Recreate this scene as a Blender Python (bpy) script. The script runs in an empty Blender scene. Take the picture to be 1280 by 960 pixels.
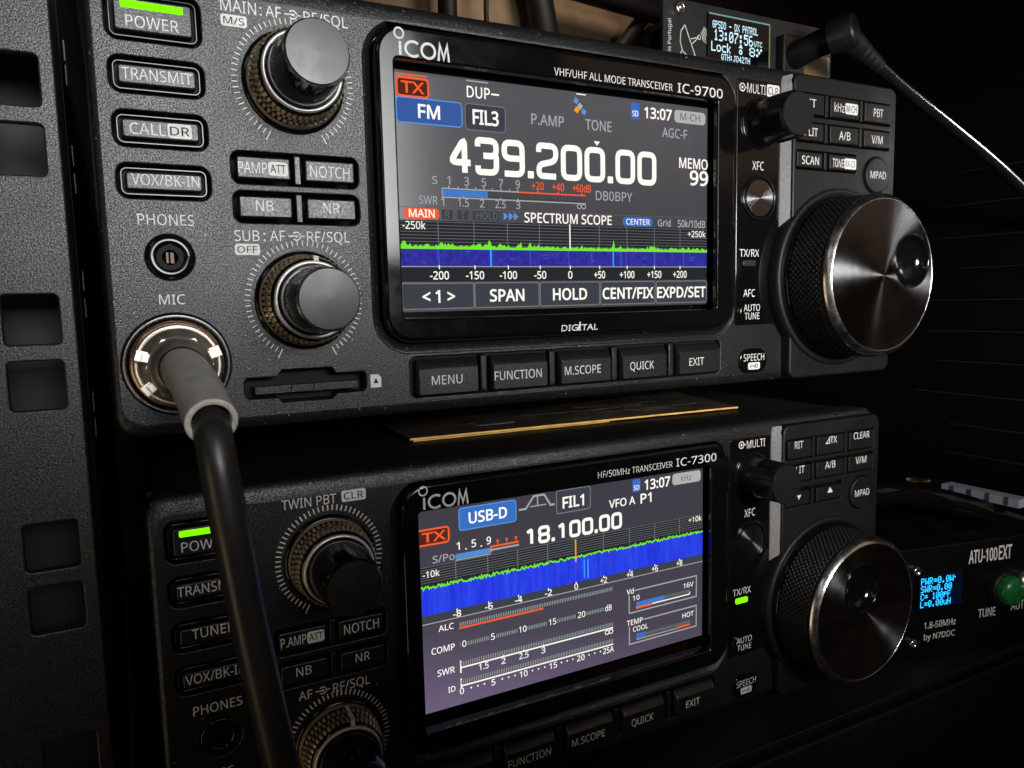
import bpy, math, random
from mathutils import Vector, Matrix
from mathutils.geometry import tessellate_polygon
random.seed(7)
sc = bpy.context.scene
COL = sc.collection
MM = 0.001

# ------------------------------------------------------------------ camera
cam_d = bpy.data.cameras.new('camera'); cam = bpy.data.objects.new('camera', cam_d); COL.objects.link(cam)
cam_d.sensor_width = 36.0; cam_d.lens = 937.5 / 1280 * 36.0
cam_d.clip_start = 0.005; cam_d.clip_end = 20.0
def rodrigues(r):
    v = Vector(r); a = v.length
    return Matrix.Rotation(a, 3, v.normalized())
Rc = rodrigues((0.101826, -0.4770276, -0.0479429))      # panel axes (right, down, into) -> camera axes
rt = Vector((Rc[0][0], Rc[0][2], -Rc[0][1])); up = Vector((-Rc[1][0], -Rc[1][2], Rc[1][1])); bk = Vector((-Rc[2][0], -Rc[2][2], Rc[2][1]))
M = Matrix((rt, up, bk)).transposed().to_4x4()
M.translation = Vector((-108.409, -173.785, -26.400)) * MM
cam.matrix_world = M
cam_d.dof.use_dof = True; cam_d.dof.focus_distance = 0.198; cam_d.dof.aperture_fstop = 64.0
sc.camera = cam

# ------------------------------------------------------------------ dim room all round
w = bpy.data.worlds.new('World'); sc.world = w; w.use_nodes = True
nt = w.node_tree; nt.nodes.clear()
wo = nt.nodes.new('ShaderNodeOutputWorld'); bg = nt.nodes.new('ShaderNodeBackground')
tc = nt.nodes.new('ShaderNodeTexCoord'); nz = nt.nodes.new('ShaderNodeTexNoise'); rp = nt.nodes.new('ShaderNodeValToRGB')
nz.inputs['Scale'].default_value = 3.2; nz.inputs['Detail'].default_value = 3.0
rp.color_ramp.elements[0].position = 0.48; rp.color_ramp.elements[0].color = (0.0022, 0.0024, 0.0028, 1)
rp.color_ramp.elements[1].position = 0.78; rp.color_ramp.elements[1].color = (0.16, 0.10, 0.06, 1)
e = rp.color_ramp.elements.new(0.60); e.color = (0.012, 0.009, 0.007, 1)
nt.links.new(tc.outputs['Generated'], nz.inputs['Vector']); nt.links.new(nz.outputs['Fac'], rp.inputs['Fac'])
nt.links.new(rp.outputs['Color'], bg.inputs['Color']); nt.links.new(bg.outputs['Background'], wo.inputs['Surface'])
bg.inputs['Strength'].default_value = 0.7

# ------------------------------------------------------------------ lamps
def area(name, loc, target, sx, sy, power, color, spread):
    d = bpy.data.lights.new(name, 'AREA'); d.shape = 'RECTANGLE'; d.size = sx * MM; d.size_y = sy * MM
    d.energy = power; d.color = color; d.spread = math.radians(spread)
    o = bpy.data.objects.new(name, d); COL.objects.link(o)
    o.location = Vector(loc) * MM
    o.rotation_euler = (Vector(target) - Vector(loc)).to_track_quat('-Z', 'Y').to_euler()
    return o
area('key_lamp', (-42, -300, 72), (-82, 0, 32), 210, 135, 0.10, (0.98, 0.99, 1.0), 41)
area('right_lamp', (62, -340, 14), (114, 0, -24), 60, 60, 0.145, (1.0, 0.99, 0.97), 52)  # added to light the right-hand lettering, kept off the lower left
area('cool_fill_light', (-420, -420, 330), (0, 0, 0), 140, 110, 0.065, (0.82, 0.91, 1.0), 180)  # unseen cool fill added for metal rims and lower-left lettering, no real window
area('warm_rim_light', (-430, -200, -190), (-60, 0, -90), 90, 330, 0.16, (1.0, 0.78, 0.50), 180)  # unseen warm light added for metal rims and the cable's left streak
area('copper_glint_lamp', (-250, -400, 90), (60, 0, -30), 60, 110, 0.026, (1.0, 0.76, 0.58), 180)  # added small lamp that puts a copper glint on the dial rings
area('side_lamp', (450, -170, 80), (202, 0, 17), 60, 60, 0.009, (1.0, 1.0, 1.0), 18)  # added narrow lamp for the highlight along the power lead
area('bezel_reflection_light', (520, -430, 230), (0, 0, 10), 460, 260, 0.11, (1.0, 0.68, 0.46), 180)  # unseen warm panel added so the gloss bezels have something brown to reflect
area('timber_fill_light', (150, 150, 260), (160, 310, 150), 60, 40, 0.10, (1.0, 0.86, 0.72), 110)  # unseen lamp added to brighten the timber behind the upper radio
sc.view_settings.view_transform = 'Standard'; sc.view_settings.look = 'None'
sc.view_settings.exposure = 0.0; sc.view_settings.gamma = 1.0

# ------------------------------------------------------------------ materials
def mat(name, base=(0.02, 0.02, 0.02), rough=0.5, metal=0.0, dust=0.0, sparkle=0.0, spec=0.5, emit=None, es=1.0, speck=0.0, sscale=900.0,
        bump=0.0, bscale=1500.0, smudge=0.0, smscale=60.0, aniso=0.0, trans=0.0, coat=0.0, rotan=0.0, sss=0.0):
    m = bpy.data.materials.new(name); m.use_nodes = True
    n = m.node_tree.nodes; l = m.node_tree.links; b = n['Principled BSDF']
    b.inputs['Base Color'].default_value = (*base, 1); b.inputs['Roughness'].default_value = rough
    b.inputs['Metallic'].default_value = metal; b.inputs['Specular IOR Level'].default_value = spec
    b.inputs['Coat Weight'].default_value = coat; b.inputs['Coat Roughness'].default_value = 0.06
    if trans: b.inputs['Transmission Weight'].default_value = trans
    if emit: b.inputs['Emission Color'].default_value = (*emit, 1); b.inputs['Emission Strength'].default_value = es
    tcn = n.new('ShaderNodeTexCoord')
    if speck:
        t = n.new('ShaderNodeTexNoise'); t.inputs['Scale'].default_value = sscale; t.inputs['Detail'].default_value = 2
        r = n.new('ShaderNodeValToRGB'); r.color_ramp.elements[0].position = .35; r.color_ramp.elements[1].position = .68
        r.color_ramp.elements[0].color = tuple(max(0, c * (1 - speck)) for c in base) + (1,)
        r.color_ramp.elements[1].color = tuple(c * (1 + speck) for c in base) + (1,)
        l.new(tcn.outputs['Object'], t.inputs['Vector']); l.new(t.outputs['Fac'], r.inputs['Fac']); l.new(r.outputs['Color'], b.inputs['Base Color'])
    if sparkle:
        t = n.new('ShaderNodeTexNoise'); t.inputs['Scale'].default_value = 3000; t.inputs['Detail'].default_value = 1
        r3 = n.new('ShaderNodeMapRange'); r3.inputs['From Min'].default_value = .36; r3.inputs['From Max'].default_value = .66
        r3.inputs['To Min'].default_value = max(0, spec * (1 - sparkle)); r3.inputs['To Max'].default_value = min(1, spec * (1 + sparkle))
        l.new(tcn.outputs['Object'], t.inputs['Vector']); l.new(t.outputs['Fac'], r3.inputs['Value']); l.new(r3.outputs['Result'], b.inputs['Specular IOR Level'])
    if dust:
        t = n.new('ShaderNodeTexNoise'); t.inputs['Scale'].default_value = 1100; t.inputs['Detail'].default_value = 1
        r2 = n.new('ShaderNodeValToRGB'); r2.color_ramp.elements[0].position = .73; r2.color_ramp.elements[1].position = .78
        mx = n.new('ShaderNodeMix'); mx.data_type = 'RGBA'; mx.inputs['A'].default_value = (*base, 1); mx.inputs['B'].default_value = (dust * .5, dust * .5, dust * .48, 1)
        l.new(tcn.outputs['Object'], t.inputs['Vector']); l.new(t.outputs['Fac'], r2.inputs['Fac']); l.new(r2.outputs['Color'], mx.inputs['Factor'])
        if speck: l.new(r.outputs['Color'], mx.inputs['A'])
        l.new(mx.outputs['Result'], b.inputs['Base Color'])
    if bump:
        t = n.new('ShaderNodeTexNoise'); t.inputs['Scale'].default_value = bscale; t.inputs['Detail'].default_value = 2
        bn = n.new('ShaderNodeBump'); bn.inputs['Strength'].default_value = bump; bn.inputs['Distance'].default_value = 0.0002
        l.new(tcn.outputs['Object'], t.inputs['Vector']); l.new(t.outputs['Fac'], bn.inputs['Height']); l.new(bn.outputs['Normal'], b.inputs['Normal'])
    if smudge:
        t = n.new('ShaderNodeTexNoise'); t.inputs['Scale'].default_value = smscale; t.inputs['Detail'].default_value = 6; t.inputs['Roughness'].default_value = .65
        r = n.new('ShaderNodeMapRange'); r.inputs['From Min'].default_value = .35; r.inputs['From Max'].default_value = .7
        r.inputs['To Min'].default_value = max(.02, rough - smudge * .5); r.inputs['To Max'].default_value = rough + smudge
        l.new(tcn.outputs['Object'], t.inputs['Vector']); l.new(t.outputs['Fac'], r.inputs['Value']); l.new(r.outputs['Result'], b.inputs['Roughness'])
    if aniso:
        b.inputs['Anisotropic'].default_value = aniso; b.inputs['Anisotropic Rotation'].default_value = rotan
        tg = n.new('ShaderNodeTangent'); tg.direction_type = 'RADIAL'; tg.axis = 'Y'
        l.new(tg.outputs['Tangent'], b.inputs['Tangent'])
    return m
def emat(name, c, s=1.0):
    m = bpy.data.materials.new(name); m.use_nodes = True
    n = m.node_tree.nodes; l = m.node_tree.links; n.clear()
    o = n.new('ShaderNodeOutputMaterial'); em = n.new('ShaderNodeEmission')
    em.inputs['Color'].default_value = (*c, 1); em.inputs['Strength'].default_value = s
    l.new(em.outputs[0], o.inputs['Surface'])
    return m
def srgb(*c): return tuple(((x / 255) / 12.92 if x <= 10 else ((x / 255 + .055) / 1.055) ** 2.4) for x in c)

PLASTIC = mat('textured_grey_plastic', (0.0095, 0.0095, 0.0102), .35, spec=.62, sparkle=.6, speck=.5, sscale=2600, bump=.45, bscale=3600, dust=.5, smudge=.06, smscale=40)
KEYS = mat('button_plastic', (0.0090, 0.0090, 0.0095), .36, spec=.62, sparkle=.4, speck=.35, sscale=1600, bump=.25, bscale=2200, smudge=.06)
DARKP = mat('matt_black_plastic', (0.0065, 0.0065, 0.0066), .48, spec=.36, speck=.3, sscale=1200, bump=.3, bscale=1500, smudge=.08)
RECESS = mat('recess_black', (0.004, 0.004, 0.004), .55, spec=.2)
GLOSS = mat('gloss_black', (0.0035, 0.0035, 0.0036), .10, spec=.5, smudge=.08, smscale=45)
INK = mat('white_ink', (0.80, 0.79, 0.76), .6, spec=.2, speck=.1, sscale=700)
INKD = mat('dark_ink', (0.02, 0.02, 0.02), .6, spec=.2)
SILVER = mat('silver_trim', (0.75, 0.74, 0.72), .22, metal=1, smudge=.1, smscale=200)
RINGM = mat('satin_ring', (0.80, 0.78, 0.74), .42, metal=.75, smudge=.1)
CAP = mat('knob_cap_plastic', (0.020, 0.0205, 0.0215), .36, spec=.65, smudge=.05, smscale=260, speck=.25, sscale=1500)
KNURL = mat('knurl_warm_reflection', (0.78, 0.60, 0.38), .34, metal=.9, smudge=.15, smscale=300)  # teeth are black gloss; their warm reflections are put into this bronze colour
RUBBER = mat('black_rubber', (0.009, 0.009, 0.009), .45, spec=.45, bump=.15, bscale=900, smudge=.1)
BRUSH = mat('brushed_dial_metal', (0.27, 0.27, 0.275), .21, metal=1, aniso=1.0, rotan=.25, smudge=.06, smscale=90)
XBRUSH = mat('brushed_button_metal', (0.34, 0.34, 0.35), .22, metal=1, aniso=1.0, rotan=.25)
RAILM = mat('rack_rail_paint', (0.016, 0.0157, 0.015), .40, spec=.85, sparkle=.7, speck=.55, sscale=2300, bump=.4, bscale=3400, smudge=.05)
CHROME = mat('nickel', (0.95, 0.86, 0.77), .40, metal=1, smudge=.12, smscale=180)
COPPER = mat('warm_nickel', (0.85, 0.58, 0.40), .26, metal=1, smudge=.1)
KNOBM = mat('ribbed_knob_plastic', (0.012, 0.0115, 0.011), .26, spec=.6, smudge=.08)
JK = mat('jack_contact', (0.10, 0.075, 0.06), .45, metal=1)
RIM = mat('socket_rim', (0.22, 0.23, 0.25), .28, metal=1, smudge=.1)
SLEEVE = mat('frosted_sleeve', (0.36, 0.345, 0.32), .45, spec=.4, speck=.12, sscale=250, smudge=.1)
CABLE = mat('cable_jacket', (0.020, 0.019, 0.016), .36, spec=.6, bump=.05, bscale=500, smudge=.1, smscale=90)
STRIP = mat('grey_step_trim', (0.34, 0.34, 0.34), .4, spec=.6, speck=.15, sscale=1500)  # silvery trim; its grey also carries the sheen of the step wall
LEDG = emat('green_led', srgb(120, 255, 10), 1.5)
LEDOFF = mat('unlit_led', (0.03, 0.03, 0.03), .3)
GLASS = mat('screen_glass', (0.002, 0.002, 0.002), .12)

# panel millimetres as first measured -> true millimetres: scale and shift of u and v for the thing being built
XF = [1.0, 0.0, 1.0, 0.0]
def frame_scale(su=1.0, ou=0.0, sv=1.0, ov=0.0): XF[:] = [su, ou, sv, ov]
VS = 1.0265
def true(p): return (p[0] * XF[0] + XF[1], p[1], p[2] * XF[2] + XF[3])
# ------------------------------------------------------------------ mesh builder (panel millimetres: u right, w into the rack, v up)
class MB:
    def __init__(s): s.v = []; s.f = []; s.m = []; s.sm = []; s.mats = []; s.ws = 1.0
    def mi(s, m):
        if m not in s.mats: s.mats.append(m)
        return s.mats.index(m)
    def add(s, verts, faces, m, smooth=False):
        b = len(s.v); s.v += [tuple(x) for x in verts]; i = s.mi(m)
        for f in faces: s.f.append([b + k for k in f]); s.m.append(i); s.sm.append(smooth)
    def quad(s, u0, v0, u1, v1, w, m): s.add([(u0, w, v0), (u1, w, v0), (u1, w, v1), (u0, w, v1)], [(0, 1, 2, 3)], m)
    def poly(s, pts, w, m):
        pts = list(pts)
        t = tessellate_polygon([[Vector((p[0], p[1], 0)) for p in pts]])
        s.add([(p[0], w, p[1]) for p in pts], [orient(pts, x) for x in t], m)
    def build(s, name, base, parent=None, label=None):
        me = bpy.data.meshes.new(name)
        bt = true(base); V = [true((x, y * s.ws, z)) for x, y, z in s.v]
        me.from_pydata([((x - bt[0]) * MM, (y - bt[1]) * MM, (z - bt[2]) * MM) for x, y, z in V], [], s.f)
        for m in s.mats: me.materials.append(m)
        me.polygons.foreach_set('material_index', s.m); me.polygons.foreach_set('use_smooth', s.sm)
        me.update()
        o = bpy.data.objects.new(name, me); COL.objects.link(o)
        if parent: o.parent = parent
        if label: o['label'] = label
        return o
def orient(pts, tri):
    a, b, c = [pts[k] for k in tri]
    ar = (b[0] - a[0]) * (c[1] - a[1]) - (c[0] - a[0]) * (b[1] - a[1])
    return tuple(tri) if ar > 0 else tuple(reversed(tri))
def rr(u0, v0, u1, v1, r, n=6):
    def f(g=0):
        a, b, c, d, R = u0 - g, v0 - g, u1 + g, v1 + g, max(.02, r + g)
        R = min(R, (c - a) / 2 - .001, (d - b) / 2 - .001)
        out = []
        for cx, cy, s in ((c - R, b + R, -90), (c - R, d - R, 0), (a + R, d - R, 90), (a + R, b + R, 180)):
            for k in range(n + 1):
                t = math.radians(s + 90 * k / n); out.append((cx + R * math.cos(t), cy + R * math.sin(t)))
        return out
    return f
def circ(cu, cv, r, n=64):
    return lambda g=0: [(cu + (r + g) * math.cos(2 * math.pi * k / n), cv + (r + g) * XF[0] / XF[2] * math.sin(2 * math.pi * k / n)) for k in range(n)]
def loft(mb, loops, m, smooth=True, flip=False):
    n = len(loops[0][0]); V = []; F = []
    for pts, w in loops: V += [(p[0], w, p[1]) for p in pts]
    for i in range(len(loops) - 1):
        for k in range(n):
            q = (i * n + k, i * n + (k + 1) % n, (i + 1) * n + (k + 1) % n, (i + 1) * n + k)
            F.append(tuple(reversed(q)) if flip else q)
    mb.add(V, F, m, smooth)
def face(mb, outer, holes, w, m):
    loops = [outer] + holes; flat = [p for L in loops for p in L]
    t = tessellate_polygon([[Vector((p[0], p[1], 0)) for p in L] for L in loops])
    mb.add([(p[0], w, p[1]) for p in flat], [orient(flat, x) for x in t], m)
def plate(mb, outer, holes, wf, wb, b, m, hb=None):
    hb = b if hb is None else hb
    face(mb, outer(-b), [h(hb) for h in holes], wf, m)
    loft(mb, [(outer(0), wb), (outer(0), wf + b), (outer(-.13 * b), wf + .5 * b), (outer(-.5 * b), wf + .13 * b), (outer(-b), wf)], m)
    for h in holes:
        loft(mb, [(h(hb), wf), (h(.5 * hb), wf + .13 * hb), (h(.13 * hb), wf + .5 * hb), (h(0), wf + hb), (h(0), wb)], m)
def box(mb, u0, w0, v0, u1, w1, v1, m):
    V = [(u0, w0, v0), (u1, w0, v0), (u1, w1, v0), (u0, w1, v0), (u0, w0, v1), (u1, w0, v1), (u1, w1, v1), (u0, w1, v1)]
    mb.add(V, [(0, 1, 5, 4), (1, 2, 6, 5), (2, 3, 7, 6), (3, 0, 4, 7), (4, 5, 6, 7), (3, 2, 1, 0)], m)
def lathe(mb, cu, cv, prof, m, n=64, smooth=True, cap=True, rad=None):
    """prof: (radius, w) from back to front; rad(k, i, r) changes the radius round the ring (knurls)"""
    loops = []
    for i, (r, w_) in enumerate(prof):
        loops.append(([(cu + (rad(k, i, r) if rad else r) * math.cos(2 * math.pi * k / n), cv + (rad(k, i, r) if rad else r) * XF[0] / XF[2] * math.sin(2 * math.pi * k / n)) for k in range(n)], w_))
    loft(mb, loops, m, smooth)
    if cap: mb.add([(p[0], loops[-1][1], p[1]) for p in loops[-1][0]], [tuple(range(n))], m, False)
def pyramids(mb, cu, cv, n, rows, m, h, skew=0.0, gap=0.0):
    """a knurl of small pyramids; rows: (radius, w) of the row borders"""
    V = []; F = []
    def P(r, a, w_): return (cu + r * math.cos(a), w_, cv + r * XF[0] / XF[2] * math.sin(a))
    for i in range(len(rows) - 1):
        (r0, w0), (r1, w1) = rows[i], rows[i + 1]; sh = .5 * (i % 2) + skew
        for k in range(n):
            a0 = 2 * math.pi * (k + gap / 2 + sh) / n; a1 = 2 * math.pi * (k + 1 - gap / 2 + sh) / n; b = len(V)
            V += [P(r0, a0, w0), P(r0, a1, w0), P(r1, a1, w1), P(r1, a0, w1), P((r0 + r1) / 2 + h, (a0 + a1) / 2, (w0 + w1) / 2)]
            F += [(b, b + 1, b + 4), (b + 1, b + 2, b + 4), (b + 2, b + 3, b + 4), (b + 3, b, b + 4)]
    mb.add(V, F, m)
def tube(mb, path, radii, m, n=20, caps=True):
    P = [Vector(p) for p in path]; rings = []
    up_ = Vector((1, 0, 0))
    for i, p in enumerate(P):
        d = (P[min(i + 1, len(P) - 1)] - P[max(i - 1, 0)]).normalized()
        a = (up_ - d * up_.dot(d)).normalized(); b = d.cross(a); up_ = a
        r = radii[i] if isinstance(radii, (list, tuple)) else radii
        rings.append([p + (a * math.cos(2 * math.pi * k / n) + b * math.sin(2 * math.pi * k / n)) * r for k in range(n)])
    V = [q for R in rings for q in R]; F = []
    for i in range(len(rings) - 1):
        for k in range(n): F.append((i * n + k, i * n + (k + 1) % n, (i + 1) * n + (k + 1) % n, (i + 1) * n + k))
    mb.add(V, F, m, True)
    if caps:
        mb.add(rings[0], [tuple(reversed(range(n)))], m); mb.add(rings[-1], [tuple(range(n))], m)
def spline(pts, k=10):
    P = [Vector(p) for p in pts]; P = [P[0] * 2 - P[1]] + P + [P[-1] * 2 - P[-2]]; out = []
    for i in range(1, len(P) - 2):
        for j in range(k):
            t = j / k; a, b, c, d = P[i - 1:i + 3]
            out.append(.5 * ((2 * b) + (c - a) * t + (2 * a - 5 * b + 4 * c - d) * t * t + (3 * b - a - 3 * c + d) * t ** 3))
    out.append(P[-2]); return out
def spline_2d(pts): return [(q.x, q.y) for q in spline([(p[0], p[1], 0) for p in pts], 6)]
def stroke(mb, pts, wd, w, m, closed=False):
    """a flat line of constant width with mitred corners"""
    P = [Vector((p[0], p[1])) for p in pts]; n = len(P); L = []; Rr = []
    for i in range(n):
        a = P[(i - 1) % n] if closed or i else None; c = P[(i + 1) % n] if closed or i < n - 1 else None
        d1 = (P[i] - a).normalized() if a is not None else None; d2 = (c - P[i]).normalized() if c is not None else None
        if d1 is None: d1 = d2
        if d2 is None: d2 = d1
        n1 = Vector((-d1.y, d1.x)); n2 = Vector((-d2.y, d2.x)); mt = (n1 + n2)
        mt = mt.normalized() if mt.length > 1e-6 else n1
        s = wd / 2 / max(.35, mt.dot(n1))
        L.append(P[i] + mt * s); Rr.append(P[i] - mt * s)
    for i in range(n if closed else n - 1):
        j = (i + 1) % n
        mb.add([(Rr[i].x, w, Rr[i].y), (Rr[j].x, w, Rr[j].y), (L[j].x, w, L[j].y), (L[i].x, w, L[i].y)], [(0, 1, 2, 3)], m)
def arc(cx, cy, rx, ry, a0, a1, n=16): return [(cx + rx * math.cos(math.radians(a0 + (a1 - a0) * k / n)), cy + ry * math.sin(math.radians(a0 + (a1 - a0) * k / n))) for k in range(n + 1)]
def fillet(pts, r, closed=False, n=4):
    out = []; N = len(pts)
    for i, p in enumerate(pts):
        if not closed and i in (0, N - 1): out.append(p); continue
        a = Vector(pts[i - 1]); b = Vector(p); c = Vector(pts[(i + 1) % N])
        d1 = (a - b); d2 = (c - b); q = min(r, d1.length * .45, d2.length * .45)
        s = b + d1.normalized() * q; e_ = b + d2.normalized() * q
        for k in range(n + 1):
            t = k / n; x = s * (1 - t) ** 2 + b * 2 * t * (1 - t) + e_ * t * t; out.append((x.x, x.y))
    return out

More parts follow.
